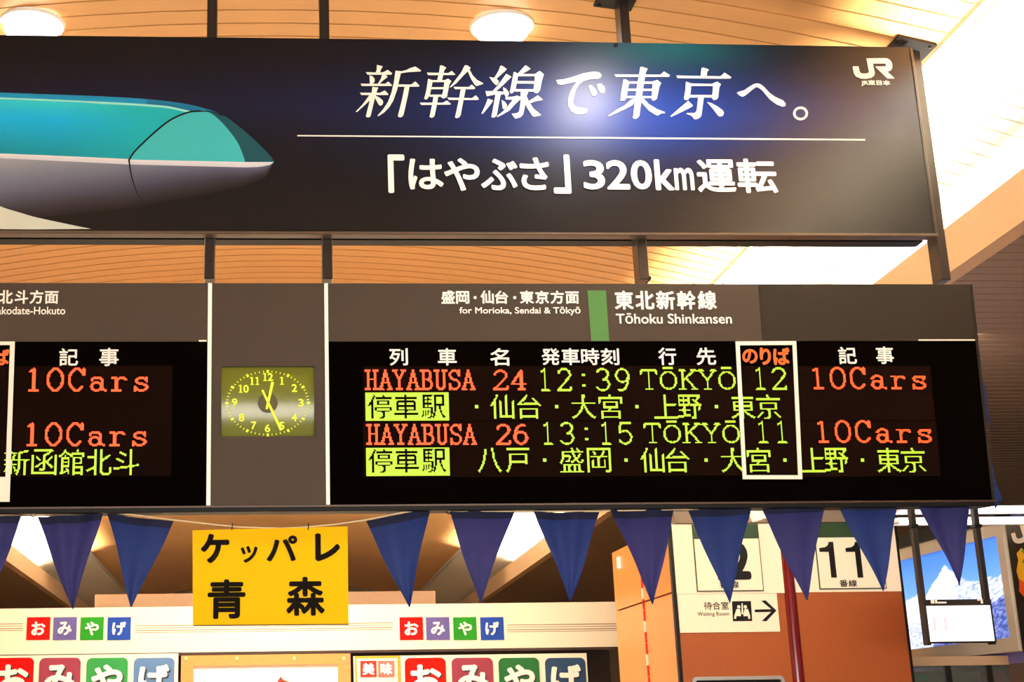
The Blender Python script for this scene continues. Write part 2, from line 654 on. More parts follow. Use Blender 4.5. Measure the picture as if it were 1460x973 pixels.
# far end of the hall
M_endw = mat('dull_plaster', (140, 118, 98), .8, noise=.05, scale=2)
obj('wall_back', MB().box(-12, 13, 26.7, 26.9, 0, 4.12), M_endw, None, WORLD, kind='structure')
obj('shade_wall_left', MB().box(-7.2, -7.0, 10.5, 26.7, 0, Z_BB), M_endw, None, WORLD, kind='structure')  # both side walls added to keep side light off the far vault
obj('shade_wall_right', MB().box(9.3, 9.5, 15.0, 26.7, 0, Z_BB + .01), M_endw, None, WORLD, kind='structure')


# ------------------------------------------------------------------ round downlights in the vault
def downlight(x, y, label, power=26):
    z = zc(x, y)
    M = Matrix.Translation((x, y, z - .001))
    t = thing('downlight', label, 'light', M, 'round downlights in the vaulted ceiling')
    obj('trim_ring', MB().lathe([(.118, 0), (.12, -.012), (.138, -.012), (.142, 0)], 0, 0), M_whitetrim, t, smooth=True)
    obj('lens', MB().lathe([(.118, -.006), (.11, -.04), (.082, -.07), (.04, -.085), (.001, -.088)], 0, 0), M_lens, t, smooth=True)  # dome oversized to stand in for the lamp's bloom
    a = area('downlight_lamp', (x, y, z - .1), (0, 0, 0), .2, .2, power, (1, .9, .75), 'DISK')


def hit_vault(p, r):
    lo, hi = 0.0, 30.0 / abs(r.y)
    for _ in range(60):
        t = (lo + hi) / 2
        q = p + r * t
        if q.z < zc(q.x, q.y):
            lo = t
        else:
            hi = t
    return q.x, q.y


def on_vault(px, py):
    return hit_vault(Vector((0, 0, CAMZ)), ray(px, py))


x, y = on_vault(45, 33)
downlight(x, y, 'glaring round downlight above the left end of the train advert')
x, y = on_vault(716, 36)
downlight(x, y, 'glaring round downlight above the middle of the headline lettering')

rr = ray(833, 116)
tt = 5 / rr.y
P0 = Vector((rr.x * tt, 5, CAMZ + rr.z * tt))
x, y = hit_vault(P0, Vector((rr.x, -rr.y, rr.z)))
downlight(x, y, 'round downlight in front of the advert, mirrored in its headline', 22)

# ------------------------------------------------------------------ hanging poles
YB = 5.0                                       # plane of the advert face
PB = yplane(YB)
PP = yplane(YB + .05)
board_top_z = CAMZ + PP(700, 398)[1]


def pole(xa, xb, ztop, label, ypix=200, plate=True):
    ax = PP(xa, ypix)[0]
    bx = PP(xb, ypix)[0]
    M = Matrix.Translation(((ax + bx) / 2, YB + .05, board_top_z))
    t = thing('hanging_pole', label, 'pole', M, 'poles hanging the boards from the ceiling')
    w = (bx - ax) / 2
    h = ztop - board_top_z
    obj('shaft', MB().box(-w, w, 0, .078, 0, h, .003), M_pole, t)
    if label.startswith('dark pole'):
        obj('foot_collar', MB().box(w, w + .008, .004, .07, 0, .014, .002), M_black, t)
    if plate:
        zz = lambda q: zc((ax + bx) / 2 + q) - board_top_z
        p = MB()
        L_, R_ = -.10, .055
        vs = []
        for q in (L_, R_):
            for yq in (-.07, .10):
                vs += [(q, yq, zz(q) - .001), (q, yq, zz(q) - .012)]
        p.add(vs, [(0, 2, 3, 1), (4, 5, 7, 6), (1, 3, 7, 5), (0, 4, 6, 2), (0, 1, 5, 4), (2, 6, 7, 3)])
        obj('mounting_plate', p, M_black, t)
        b = MB()
        for q, yq in ((L_ + .02, -.05), (R_ - .02, -.05), (L_ + .02, .08), (R_ - .02, .08)):
            b.lathe([(.007, zz(q) - .012), (.007, zz(q) - .019), (.001, zz(q) - .02)], q, yq, 8)
            obj('bolts', b, M_pole, t, kind='stuff')


def pole_top(xa, xb):
    return zc((PP(xa, 200)[0] + PP(xb, 200)[0]) / 2) - .002


pole(293.2, 307.5, pole_top(293, 307), 'slim dark pole left of the clock, leftmost of the four', 200)
pole(457.6, 471.8, pole_top(457, 472), 'slim dark pole at the right side of the clock panel')
pole(897.7, 911.0, pole_top(898, 911), 'dark pole with a shiny left side above the green line marker')
pole(1316.5, 1329.5, pole_top(1316, 1329), 'thick dark pole at the right end of the advert with ceiling bracket', 200)

# ------------------------------------------------------------------ the train advert
ban = thing('advertising_banner', 'long glossy navy advert with teal bullet train nose and white headline', 'advertisement', PB)
ax0, bz0, ax1, bz1 = PB(-260, 55)[0], PB(640, 331.5)[1], PB(1314, 200)[0], PB(640, 57)[1]
bzr = PB(1300, 67.5)[1]
bzr0 = PB(1330, 333)[1]
NX, NZ = 190, 40
bm_ = MB()
cols = []


def g2(x, y, cx, cy, sx, sy):
    return math.exp(-((x - cx) / sx) ** 2 - ((y - cy) / sy) ** 2)


def to_px(a, b):
    w = PB.o + PB.u * a + PB.v * b - Vector((0, 0, CAMZ))
    q = CM @ w
    return q.x / q.z * FPX + PX, q.y / q.z * FPX + PY


# printed artwork of the advert: near-black ground with a wide blue dawn band behind the headline
A_px0, A_px1 = PB(0, 200)[0], PB(1314, 200)[0]


def art(a, b):
    u = (a - A_px0) / (A_px1 - A_px0)          # 0 .. 1 across the part in view
    v = (b - bz0) / (bz1 - bz0)                # 0 bottom .. 1 top
    base = np.array((8., 7., 12.))
    blue = np.array((24., 60., 158.))
    navy = np.array((16., 22., 66.))
    teal = np.array((18., 92., 104.))
    f = .85 * math.exp(-((u - .68) / .17) ** 2 - ((v - .62) / .27) ** 2) + .25 * math.exp(-((u - .6) / .33) ** 2 - ((v - .62) / .34) ** 2)
    c = base + (blue - base) * min(1, f * .95)
    c = c + (navy - base) * .5 * math.exp(-((v - .66) / .16) ** 2) * (1 - f)
    t = math.exp(-((u - .73) / .10) ** 2 - ((v - .98) / .13) ** 2)
    c = c + (teal - c) * min(1, t * .9)
    dk = math.exp(-((v - .03) / .2) ** 2) * .4  # brown reflection painted in along the lower edge
    c = c * (1 - dk) + np.array((26., 20., 18.)) * dk
    return c


for j in range(NZ + 1):
    for i in range(NX + 1):
        a = ax0 + (ax1 - ax0) * i / NX
        top = bz1 + (bzr - bz1) * max(0, (a - PB(640, 60)[0])) / (PB(1300, 60)[0] - PB(640, 60)[0])
        b = bz0 + (top - bz0) * j / NZ
        bm_.v.append((a, 0, b))
        cols.append(lin(np.clip(art(a, b), 0, 255)) + (1.0,))
W_ = NX + 1
for j in range(NZ):
    for i in range(NX):
        bm_.f.append((j * W_ + i, j * W_ + i + 1, (j + 1) * W_ + i + 1, (j + 1) * W_ + i))
M_print = mat('glossy_printed_vinyl', (20, 20, 40), .31, attr=True, spec=.26)


def colored(name, mb, cols, m, parent):
    o = obj(name, mb, m, parent)
    ca = o.data.color_attributes.new('print', 'FLOAT_COLOR', 'POINT')
    ca.data.foreach_set('color', np.array(cols, dtype=np.float32).ravel())
    return o


colored('printed_face', bm_, cols, M_print, ban)
obj('backing_panel', MB().box(ax0, ax1, .004, .035, bz0, bzr - .012), M_black, ban)
obj('lower_lip', MB().box(ax0, ax1 + .012, -.008, .04, bz0 - .012, bz0, .002), mat('bronze_lip', (92, 76, 62), .4, metal=.3), ban)
obj('rear_beam', MB().box(ax0, ax1 + .02, .135, .2, yplane(5.135)(640, 343)[1], bz0 + .03), M_black, ban)
obj('side_frame', MB().box(ax1, ax1 + .012, -.004, .04, bz0, bzr - .005, .002), M_pole, ban)
mb = MB()
a, b = PB(878, 64.5)
mb.prism([(a + .0085 * c_(t * math.pi / 6), b + .0085 * s_(t * math.pi / 6)) for t in range(12)], -.005, 0)
obj('bolt', mb, M_black, ban)

# printed train nose
mb = MB()


def interp(pts, x):
    for p, q in zip(pts, pts[1:]):
        if p[0] <= x <= q[0]:
            return p[1] + (q[1] - p[1]) * (x - p[0]) / max(1e-6, q[0] - p[0])
    return pts[-1][1] if x > pts[-1][0] else pts[0][1]


def sm_(pts, n=60):
    # smooth curve through the points
    xs = [p[0] for p in pts]
    out = []
    for i in range(len(pts) - 1):
        p0, p1, p2, p3 = pts[max(i - 1, 0)], pts[i], pts[i + 1], pts[min(i + 2, len(pts) - 1)]
        m = 6
        for k in range(m):
            t = k / m
            out.append(tuple(.5 * ((2 * p1[d]) + (-p0[d] + p2[d]) * t + (2 * p0[d] - 5 * p1[d] + 4 * p2[d] - p3[d]) * t * t + (-p0[d] + 3 * p1[d] - 3 * p2[d] + p3[d]) * t ** 3) for d in (0, 1)))
    out.append(pts[-1])
    return out


Zs = 500 / 1431
top = [(-700, 350), (0, 378), (400, 393), (600, 405), (750, 423), (850, 447), (908, 470), (960, 505), (1020, 555), (1080, 612), (1110, 645), (1117, 660)]
belt = [(-700, 615), (0, 627), (250, 637), (530, 650), (1000, 662), (1117, 662)]
hil = [(-700, 375), (0, 398), (400, 415), (650, 430), (740, 445), (800, 458), (860, 462), (1117, 655)]
stripe = [(-700, 632), (0, 646), (530, 672), (1000, 684), (1060, 682), (1100, 674), (1117, 663)]
under = [(-700, 900), (0, 905), (530, 850), (800, 800), (1000, 760), (1090, 720), (1117, 664)]
top, hil = sm_(top), sm_(hil)
bvs, bfs, bcol = [], [], []


def strip(up, lo, x0, x1, n, rows, colf, d):
    m = MB()
    cc = []
    for i in range(n + 1):
        x = x0 + (x1 - x0) * i / n
        for j in range(rows + 1):
            v = j / rows
            y = interp(up, x) * (1 - v) + interp(lo, x) * v
            a, b = PB(x * Zs, y * Zs)
            m.v.append((a, d, b))
            cc.append(lin(np.clip(colf(x, v), 0, 255)) + (1.0,))
    for i in range(n):
        for j in range(rows):
            p = i * (rows + 1) + j
            m.f.append((p, p + 1, p + rows + 2, p + rows + 1))
    return m, cc


A3 = np.array
mixc = lambda a, b, t: A3(a, float) * (1 - t) + A3(b, float) * t


def teal(x, v):
    c = mixc((60, 212, 224), (20, 182, 244), min(1, v / .35)) if v < .35 else mixc((20, 182, 244), (14, 142, 164), (v - .35) / .65)
    c = mixc(c, (26, 176, 182), max(0, min(1, (x - 250) / 350)) * .8)
    return c


def upper(x, v):
    return mixc((30, 140, 190), (24, 150, 205), v) if x < 600 else mixc((24, 120, 170), (20, 110, 150), v)


def whitef(x, v):
    return mixc((225, 228, 235), (205, 208, 220), v)


def underf(x, v):
    c0 = mixc((150, 160, 172), (90, 98, 122), max(0, min(1, x / 900)))
    c1 = (26, 21, 21)
    c2 = mixc((92, 98, 124), (50, 50, 66), max(0, min(1, x / 900)))
    return mixc(c0, c2, v / .5) if v < .5 else mixc(c2, c1, (v - .5) * 2)


for nm, up, lo, cf, d, rows in (('train_roof', top, hil, upper, -.0006, 3), ('train_flank', hil, belt, teal, -.0006, 12),
                                ('train_belt', belt, stripe, whitef, -.0009, 2), ('train_underside', stripe, under, underf, -.0006, 10)):
    m, cc = strip(up, lo, -690, 1116.5, 110, rows, cf, d)
    colored(nm, m, cc, M_print, ban)
hl2 = [(p[0], p[1] + (7 if p[0] < 400 else 9)) for p in hil]
m, cc = strip(hil, hl2, -690, 790, 60, 1, lambda x, v: (150, 232, 222), -.0012)
colored('train_highlight', m, cc, M_print, ban)
# nose cone: lighter teal panel, dark teal front
arcp = sm_([(530, 652), (560, 610), (640, 535), (700, 490), (760, 463), (800, 456), (850, 458), (905, 500), (965, 575), (992, 635), (1000, 662)])
m = MB()
m.prism([PB(p[0] * Zs, p[1] * Zs) for p in arcp], -.0014)
obj('nose_panel', m, mat('print_pale_teal', (64, 188, 196), .31, noise=.0, spec=.26), ban)
dk = [(850, 458), (910, 472), (960, 505), (1020, 555), (1080, 612), (1110, 645), (1116, 661), (1000, 662), (992, 635), (965, 575), (905, 500)]
m = MB()
m.prism([PB(p[0] * Zs, p[1] * Zs) for p in dk], -.0013)
obj('nose_tip', m, mat('print_dark_teal', (22, 78, 92), .31, noise=.0, spec=.26), ban)


def ribbon(mb, pl, pts, w, d):
    """pts in pixel-measured positions, w a width in metres (one or one per point)"""
    P = [Vector(pl(*p)) for p in pts]
    n = len(P)
    L, Rr_ = [], []
    for i, p in enumerate(P):
        t = (P[min(i + 1, n - 1)] - P[max(i - 1, 0)]).normalized()
        q = Vector((-t.y, t.x)) * (w[i] if isinstance(w, list) else w) / 2
        L.append(p + q)
        Rr_.append(p - q)
    vs = [(p[0], d, p[1]) for p in L] + [(p[0], d, p[1]) for p in Rr_]
    mb.add(vs, [(n + i, n + i + 1, i + 1, i) for i in range(n - 1)])


m = MB()
al = sm_([(590, 835), (560, 790), (537, 720), (528, 665), (530, 648), (560, 608), (640, 533), (700, 488), (760, 462), (800, 455), (860, 457), (910, 472)])
nn = len(al)
ribbon(m, PB, [(p[0] * Zs, p[1] * Zs) for p in al], [.001 + .006 * min(1, i / (nn * .3)) * (1 if i < nn * .85 else .6) for i in range(nn)], -.0019)
obj('nose_joint_line', m, mat('print_black', (10, 10, 16), .31, noise=0, spec=.26), ban)
m = MB()
lb = sm_([(-250, 700), (-100, 790), (0, 842), (80, 868), (150, 888), (260, 912), (372, 935)])
lbp = [(p[0], p[1]) for p in lb] + [(150, 937), (20, 936), (-250, 925)]
m.prism([PB(p[0] * Zs, p[1] * Zs) for p in lbp], -.001)
obj('train_front_skirt', m, mat('print_pale_grey', (205, 212, 200), .31, noise=.0, spec=.26), ban)

# headline strokes (drawn on the advert): polygons per character
HL = {
    (500, 85, 10.81): [
        [(402, 85), (495, 108), (465, 160), (455, 205), (385, 205), (402, 150)],
        [(232, 198), (460, 205), (510, 195), (570, 162), (640, 215), (625, 238), (260, 238)],
        [(290, 245), (335, 262), (368, 300), (368, 345), (340, 375), (295, 375)],
        [(480, 238), (540, 240), (568, 268), (555, 285), (500, 325), (435, 388), (412, 385), (465, 300)],
        [(152, 377), (530, 377), (578, 342), (638, 400), (628, 412), (172, 412)],
        [(333, 425), (425, 435), (410, 470), (360, 650), (310, 860), (295, 890), (262, 898), (232, 882), (240, 850), (290, 650), (325, 500)],
        [(138, 515), (450, 517), (525, 480), (583, 540), (572, 552), (165, 552)],
        [(290, 550), (370, 560), (250, 675), (95, 815), (75, 808), (180, 700)],
        [(385, 560), (440, 590), (490, 630), (502, 665), (485, 705), (455, 718), (430, 700), (375, 600)],
        [(690, 175), (780, 185), (745, 330), (715, 470), (655, 640), (590, 745), (510, 825), (425, 878), (412, 870), (500, 770), (575, 655), (625, 520), (665, 350)],
        [(700, 178), (770, 188), (860, 165), (920, 135), (995, 112), (1085, 172), (1075, 188), (880, 200), (780, 215), (700, 215)],
        [(735, 388), (930, 390), (995, 342), (1060, 408), (1045, 424), (720, 424)],
        [(830, 424), (905, 424), (880, 560), (815, 850), (800, 880), (765, 898), (728, 885), (730, 860), (790, 620)]],
    (595, 85, 10.81): [
        [(350, 95), (385, 95), (445, 128), (410, 180), (380, 325), (305, 325), (335, 190)],
        [(145, 205), (475, 212), (530, 178), (585, 235), (572, 242), (165, 245)],
        [(165, 300), (245, 325), (230, 370), (190, 560), (150, 615), (120, 622), (105, 605), (140, 470)],
        [(200, 320), (430, 322), (475, 298), (520, 335), (520, 352), (230, 352)],
        [(420, 320), (475, 298), (522, 335), (490, 400), (455, 580), (425, 600), (395, 605), (370, 590), (400, 470)],
        [(215, 430), (415, 430), (415, 462), (215, 462)],
        [(195, 545), (400, 545), (395, 578), (190, 578)],
        [(250, 560), (320, 575), (300, 700), (265, 870), (245, 895), (215, 903), (185, 885), (195, 850), (230, 680)],
        [(35, 668), (390, 670), (455, 635), (517, 688), (505, 700), (60, 705)],
        [(730, 92), (770, 95), (820, 130), (795, 170), (720, 240), (600, 370), (510, 438), (500, 428), (570, 340), (670, 210)],
        [(775, 185), (805, 160), (850, 245), (920, 320), (1018, 370), (1000, 385), (910, 415), (880, 390), (830, 310)],
        [(555, 425), (790, 428), (838, 390), (892, 440), (880, 462), (580, 462)],
        [(668, 455), (745, 455), (720, 580), (665, 865), (645, 895), (605, 910), (578, 893), (585, 870), (625, 690), (650, 560)],
        [(460, 590), (840, 600), (900, 555), (948, 610), (935, 628), (485, 628)]],
    (680, 85, 10.81): [
        [(360, 100), (385, 98), (458, 148), (440, 175), (300, 300), (340, 340), (325, 380), (295, 402), (240, 350), (188, 272), (265, 285), (330, 180)],
        [(450, 222), (532, 270), (400, 400), (295, 492), (405, 500), (405, 545), (270, 545), (150, 570), (128, 490), (240, 490), (330, 390)],
        [(403, 430), (450, 455), (490, 510), (488, 550), (460, 580), (440, 575), (408, 520)],
        [(285, 540), (365, 540), (345, 640), (305, 860), (280, 890), (240, 903), (220, 885), (235, 820)],
        [(165, 605), (248, 635), (215, 690), (90, 840), (65, 840), (85, 800), (140, 680)],
        [(378, 625), (430, 655), (462, 705), (450, 745), (415, 768), (395, 760)],
        [(740, 95), (760, 98), (825, 145), (800, 165), (690, 230), (620, 230)],
        [(565, 195), (590, 200), (640, 225), (620, 330), (590, 480), (550, 520), (520, 530), (505, 510), (530, 380)],
        [(570, 225), (890, 228), (965, 178), (1030, 230), (1000, 262), (620, 262)],
        [(895, 225), (965, 178), (1030, 232), (1000, 330), (970, 480), (930, 525), (890, 522), (865, 490), (885, 350)],
        [(610, 335), (880, 338), (880, 378), (605, 375)],
        [(590, 460), (880, 462), (870, 500), (585, 498)],
        [(672, 495), (770, 495), (790, 515), (765, 560), (740, 720), (710, 850), (670, 895), (590, 918), (565, 890), (530, 840), (620, 830), (650, 800), (672, 640)],
        [(435, 583), (560, 575), (620, 560), (672, 580), (665, 620), (590, 690), (500, 790), (400, 850), (310, 895), (305, 880), (400, 800), (480, 715), (550, 625), (440, 622)],
        [(735, 560), (760, 560), (800, 650), (870, 760), (990, 858), (980, 868), (880, 888), (850, 870), (790, 780), (740, 690)],
        [(790, 650), (870, 600), (935, 555), (1015, 622), (1000, 632), (900, 650), (815, 680)]],
    (780, 85, 10.81): [
        [(138, 318), (250, 310), (400, 270), (560, 215), (720, 190), (800, 200), (840, 240), (825, 280), (780, 302), (650, 310), (560, 335), (500, 380), (445, 460), (410, 580), (400, 680), (430, 725), (500, 745), (590, 755), (625, 785), (600, 830), (520, 850), (430, 840), (370, 800), (325, 720), (322, 620), (350, 520), (395, 430), (450, 345), (350, 365), (220, 395), (160, 380)],
        [(640, 405), (680, 400), (740, 450), (770, 520), (740, 565), (700, 560), (665, 500)],
        [(765, 385), (830, 375), (880, 420), (895, 470), (880, 515), (830, 520), (790, 470)]],
    (860, 85, 10.81): [
        [(570, 120), (600, 115), (685, 145), (655, 200), (620, 400), (580, 680), (555, 870), (530, 905), (490, 920), (455, 905), (460, 870), (480, 700), (520, 400), (560, 180)],
        [(172, 232), (880, 237), (935, 187), (1028, 245), (1010, 270), (195, 270)],
        [(310, 310), (350, 312), (400, 345), (380, 450), (355, 600), (320, 640), (265, 640), (275, 520)],
        [(760, 340), (830, 318), (892, 365), (865, 420), (825, 610), (780, 640), (745, 625), (750, 520)],
        [(330, 340), (790, 342), (790, 378), (390, 375)],
        [(385, 455), (770, 455), (770, 487), (380, 487)],
        [(360, 565), (750, 568), (750, 600), (350, 600)],
        [(430, 620), (520, 600), (450, 705), (330, 770), (200, 830), (85, 882), (78, 868), (200, 780), (330, 710)],
        [(590, 600), (625, 610), (700, 690), (830, 770), (950, 815), (950, 830), (900, 832), (835, 868), (790, 850), (700, 790), (640, 720), (590, 670)]],
    (950, 85, 10.81): [
        [(540, 135), (570, 128), (655, 158), (625, 200), (620, 262), (525, 262)],
        [(150, 250), (540, 258), (830, 262), (895, 205), (1000, 275), (985, 297), (800, 299), (170, 290)],
        [(300, 345), (380, 372), (375, 480), (360, 590), (330, 625), (285, 628), (268, 605), (290, 480)],
        [(330, 372), (700, 380), (770, 345), (800, 350), (800, 412), (370, 410)],
        [(720, 390), (775, 345), (840, 385), (815, 430), (795, 590), (770, 620), (725, 628), (700, 600), (712, 480)],
        [(365, 550), (710, 552), (705, 590), (360, 590)],
        [(488, 585), (575, 590), (560, 700), (540, 860), (520, 895), (475, 920), (440, 928), (415, 910), (395, 875), (305, 840), (320, 828), (440, 828), (465, 790)],
        [(335, 640), (408, 712), (385, 735), (280, 790), (72, 888), (62, 875), (180, 770)],
        [(622, 658), (700, 680), (790, 730), (870, 790), (885, 830), (870, 870), (825, 885), (795, 870), (720, 770)]],
    (1040, 85, 9.733): [
        [(98, 465), (120, 452), (200, 430), (320, 350), (380, 332), (430, 345), (480, 385), (560, 470), (640, 525), (740, 570), (780, 615), (770, 650), (730, 658), (650, 625), (560, 560), (450, 430), (400, 395), (365, 385), (300, 435), (220, 500), (180, 520), (140, 505)]],
}
for (ox, oy, sc_), polys in HL.items():
    mb = MB()
    for k, p in enumerate(polys):
        mb.prism([PB(ox + q[0] / sc_, oy + q[1] / sc_) for q in p], -.0025 - .00005 * k)
    obj('headline_character', mb, M_white, ban)
mb = MB()
o_, i_ = [], []
for k in range(32):
    t = 2 * math.pi * k / 32
    o_.append(PB(1040 + (985 + 103 * c_(t)) / 9.733, 85 + (750 + 95 * s_(t)) / 9.733))
    i_.append(PB(1040 + (985 + 70 * c_(t)) / 9.733, 85 + (750 + 63 * s_(t)) / 9.733))
mb.ring(o_, i_, -.0025, 0)
obj('headline_character', mb, M_white, ban)
mb = MB()
mb.prism([PB(424, 193), PB(424, 194.8), PB(1233.5, 201), PB(1233.5, 198.6)], -.0025)
obj('divider_line', mb, M_white, ban)
for ch, x0, y0, x1, y1 in (('「', 553, 221, 577, 276), ('は', 582, 227, 632, 271), ('や', 633, 226, 684, 273), ('ぶ', 685, 227, 738, 272), ('さ', 741, 225, 783, 272), ('」', 788, 221, 813, 277),
                            ('3', 831, 229, 862, 271), ('2', 864, 229, 897, 271), ('0', 899, 229, 929, 271), ('k', 933, 228, 960, 272), ('m', 961, 240, 989, 272), ('運', 993, 228, 1048, 275), ('転', 1050, 227, 1107, 276)):
    mb = MB()
    put_text(mb, PB, ch, x0, y0, x1, y1, -.0025, .03 if ch in '運転' else (.035 if ch in '320km' else .032))
    obj('subtitle_character', mb, M_white, ban)
mb = MB()
JR = [(485, 140), (930, 135), (980, 145), (1030, 178), (1070, 235), (1087, 300), (1082, 360), (1055, 410), (1010, 440), (965, 440), (1130, 595), (1120, 608), (970, 608), (700, 345), (700, 325), (910, 325), (940, 308), (940, 278), (910, 262), (640, 260), (650, 350), (682, 470), (665, 540), (600, 590), (480, 615), (360, 610), (250, 565), (200, 500), (180, 420), (165, 340), (180, 322), (300, 322), (318, 380), (330, 450), (370, 485), (440, 492), (520, 480), (545, 455), (520, 330)]
mb.prism([PB(1205 + p[0] / 16.21, 75 + p[1] / 16.21) for p in JR], -.0025)
obj('railway_logo', mb, M_white, ban)
mb = MB()
put_text(mb, PB, 'JR東日本', 1227, 115, 1268.5, 123.4, -.0025, .06)
obj('railway_name', mb, M_white, ban, kind='stuff')

# ------------------------------------------------------------------ departure boards (leaning forward a little)
TILT = R(3.7)
YD = 5.0
zb0 = CAMZ + yplane(YD)(700, 716)[1]
BD = Plane((0, YD, zb0), v=(0, -s_(TILT), c_(TILT)))
DEPTH = .16


def brect(x0, y0, x1, y1):
    return BD.rect(x0, y0, x1, y1)


Tt = BD(700, 404.5)[1]
Tb = BD(700, 718.5)[1]
Tm = BD(700, 487)[1]
XL0 = BD(-240, 560)[0]
XL1 = BD(295.4, 560)[0]
XS1 = BD(301.2, 560)[0]
XR0 = BD(463.6, 560)[0]
XR1 = BD(469, 560)[0]
XE = BD(1398.8, 560)[0]


def board(name, label, xa, xb, xsplit=None):
    t = thing(name, label, 'departure board', BD)
    obj('housing', MB().box(xa, xb, .006, DEPTH, Tb, Tt), M_black, t)
    if xsplit is None:
        obj('header_panel', MB().box(xa, xb, 0, .006, Tm, Tt, .001), M_head, t)
    else:
        obj('header_panel', MB().box(xa, xsplit, 0, .006, Tm, Tt, .001), M_head, t)
        obj('header_panel', MB().box(xsplit, xb, 0, .006, Tm, Tt, .001), M_head_dark, t)
    obj('screen', MB().box(xa, xb, .002, .006, Tb, Tm), M_screen, t)
    return t


bl = board('departure_board', 'dark display board at the left edge with ten car trains in red', XL0, XL1)
br = board('departure_board.001', 'wide dark display board listing two trains with times and platforms', XR1, XE, BD(1084, 445)[0])
obj('side_frame', MB().box(XE, XE + .010, -.004, DEPTH, Tb, Tt, .003), M_head_dark, br)


def module(t, x0, y0, x1, y1):
    a0, b0, a1, b1 = brect(x0, y0, x1, y1)
    obj('led_module', MB().box(a0, a1, .0006, .004, b0, b1), M_matrix, t)


module(bl, -60, 522, 245, 680)
module(br, 518, 522, 1056, 600)
module(br, 518, 601, 1056, 680)
module(br, 1060, 522, 1330, 600)
module(br, 1062, 601, 1338, 680)

# header lettering
def label_part(t, items, m=M_white, bold=.03, name='header_character', d=0.0):
    for it in items:
        mb = MB()
        small = len(it[0]) > 1
        put_text(mb, BD, *it[:5], d, it[5] if len(it) > 5 else bold)
        obj('header_small_lettering' if small else name, mb, m, t, kind='stuff' if small else None)


label_part(bl, [('北', -1.5, 414, 18.5, 433.6), ('斗', 21, 414, 40.5, 433.6), ('方', 42.5, 414, 62, 433.6), ('面', 64, 415.5, 83.5, 433.6), ('akodate-Hokuto', -4, 437.8, 93.3, 448.8, .02)])
label_part(bl, [('記', 84.4, 497, 111.5, 522), ('事', 141.7, 496.5, 169.4, 522.5)], bold=.022, name='column_heading')
label_part(bl, [('ば', -10, 498, 14, 521.5)], M_orange, .05, 'column_heading')
label_part(br, [(c, *q) for c, q in zip('盛岡', [(629, 414.5, 648.5, 433.5), (650, 415.5, 669, 433.7)])] + [('・', 675, 422.5, 679.5, 427, 0), ('仙', 685, 414.5, 704, 433.5), ('台', 705.5, 415, 724.5, 433.5), ('・', 731.5, 422.5, 736, 427, 0),
    ('東', 741, 414.8, 761, 433.5), ('京', 763, 414.8, 782.5, 433.5), ('方', 784.5, 414.8, 804, 433.6), ('面', 806, 416, 825.4, 433.6)], bold=.035)
label_part(br, [('for Morioka, Sendai & Tōkyō', 654.9, 437.9, 827.5, 450.3)], bold=.02)
label_part(br, [(c, 876 + i * 29.6, 415, 903 + i * 29.6, 441.8) for i, c in enumerate('東北新幹線')], bold=.035)
label_part(br, [('Tōhoku Shinkansen', 878, 447, 1043, 462)], bold=.02)
mb = MB()
mb.prism([BD(837.6, 414.5), BD(863.8, 414.5), BD(868.6, 486.6), BD(843, 486.6)], -.001, .001)
obj('line_colour_marker', mb, M_greenblock, br)
label_part(br, [('列', 555, 497, 581.5, 521.7), ('車', 624, 497, 651, 521.7), ('名', 698.6, 497, 725.8, 522)] + [(c, 772 + i * 28.2, 497, 799 + i * 28.2 - 1, 521) for i, c in enumerate('発車時刻')] +
           [('行', 938.5, 496, 964, 521), ('先', 992.7, 496, 1020.5, 521), ('記', 1195, 495, 1221, 519.5), ('事', 1248.5, 494.5, 1274, 519.5)], bold=.022, name='column_heading')
label_part(br, [('の', 1058, 498, 1080, 519), ('り', 1083, 496, 1099, 521), ('ば', 1102, 496, 1126, 521)], M_orange, .05, 'column_heading')

# LED rows
for y0, y1, x0, x1 in ((524.7, 558.8, 33, 217), (602.7, 636.8, 30.5, 214.5)):
    led_latin(BD, bl, '10Cars', x0, y0, x1, y1, M_red, 2.1, .82)
led_kanji(BD, bl, [(c, 6 + i * 39, 6 + i * 39 + 36) for i, c in enumerate('新函館北斗')], 641, 678, M_grn)
led_latin(BD, br, 'HAYABUSA', 520, 527.3, 677.5, 556.7, M_red, 1.8, .96)
led_latin(BD, br, '24', 701, 527.3, 752, 557, M_red, 2.0, .88)
led_latin(BD, br, '12:39', 763, 525, 901, 558.4, M_grn, 1.7, .80)
led_latin(BD, br, 'TOKyO', 911, 523.5, 1050, 556, M_grn, 1.5, .94)
led_latin(BD, br, '12', 1070, 524, 1124, 556.5, M_grn, 1.6, .84)
led_latin(BD, br, '10Cars', 1151, 523.5, 1324, 555.5, M_red, 2.0, .82)
ROW = lambda s, cs, w=35: [(c, x - w / 2, x + w / 2) for c, x in zip(s, cs)]
led_kanji(BD, br, ROW('停車駅', (541, 580, 619), 35), 562.5, 597.5, M_grn, box=(521, 560, 640, 600.3))
led_kanji(BD, br, ROW('・仙台・大宮・上野・東京', (679.5, 716, 754.5, 793.6, 832, 870.5, 908, 949, 983, 1021.4, 1059, 1095.5), 34), 563, 597.5, M_grn)
led_latin(BD, br, 'HAYABUSA', 522, 605, 679.5, 634.8, M_red, 1.8, .96)
led_latin(BD, br, '26', 705, 605, 755, 635, M_red, 2.0, .88)
led_latin(BD, br, '13:15', 767, 602, 905, 634.8, M_grn, 1.7, .80)
led_latin(BD, br, 'TOKyO', 916, 600, 1056, 632.3, M_grn, 1.5, .94)
led_latin(BD, br, '11', 1074, 600.5, 1128, 632.5, M_grn, 1.6, .84)
led_latin(BD, br, '10Cars', 1158, 599.5, 1332, 632, M_red, 2.0, .82)
led_kanji(BD, br, ROW('停車駅', (542, 581, 620), 35), 641, 676, M_grn, box=(522, 638.8, 641, 679))
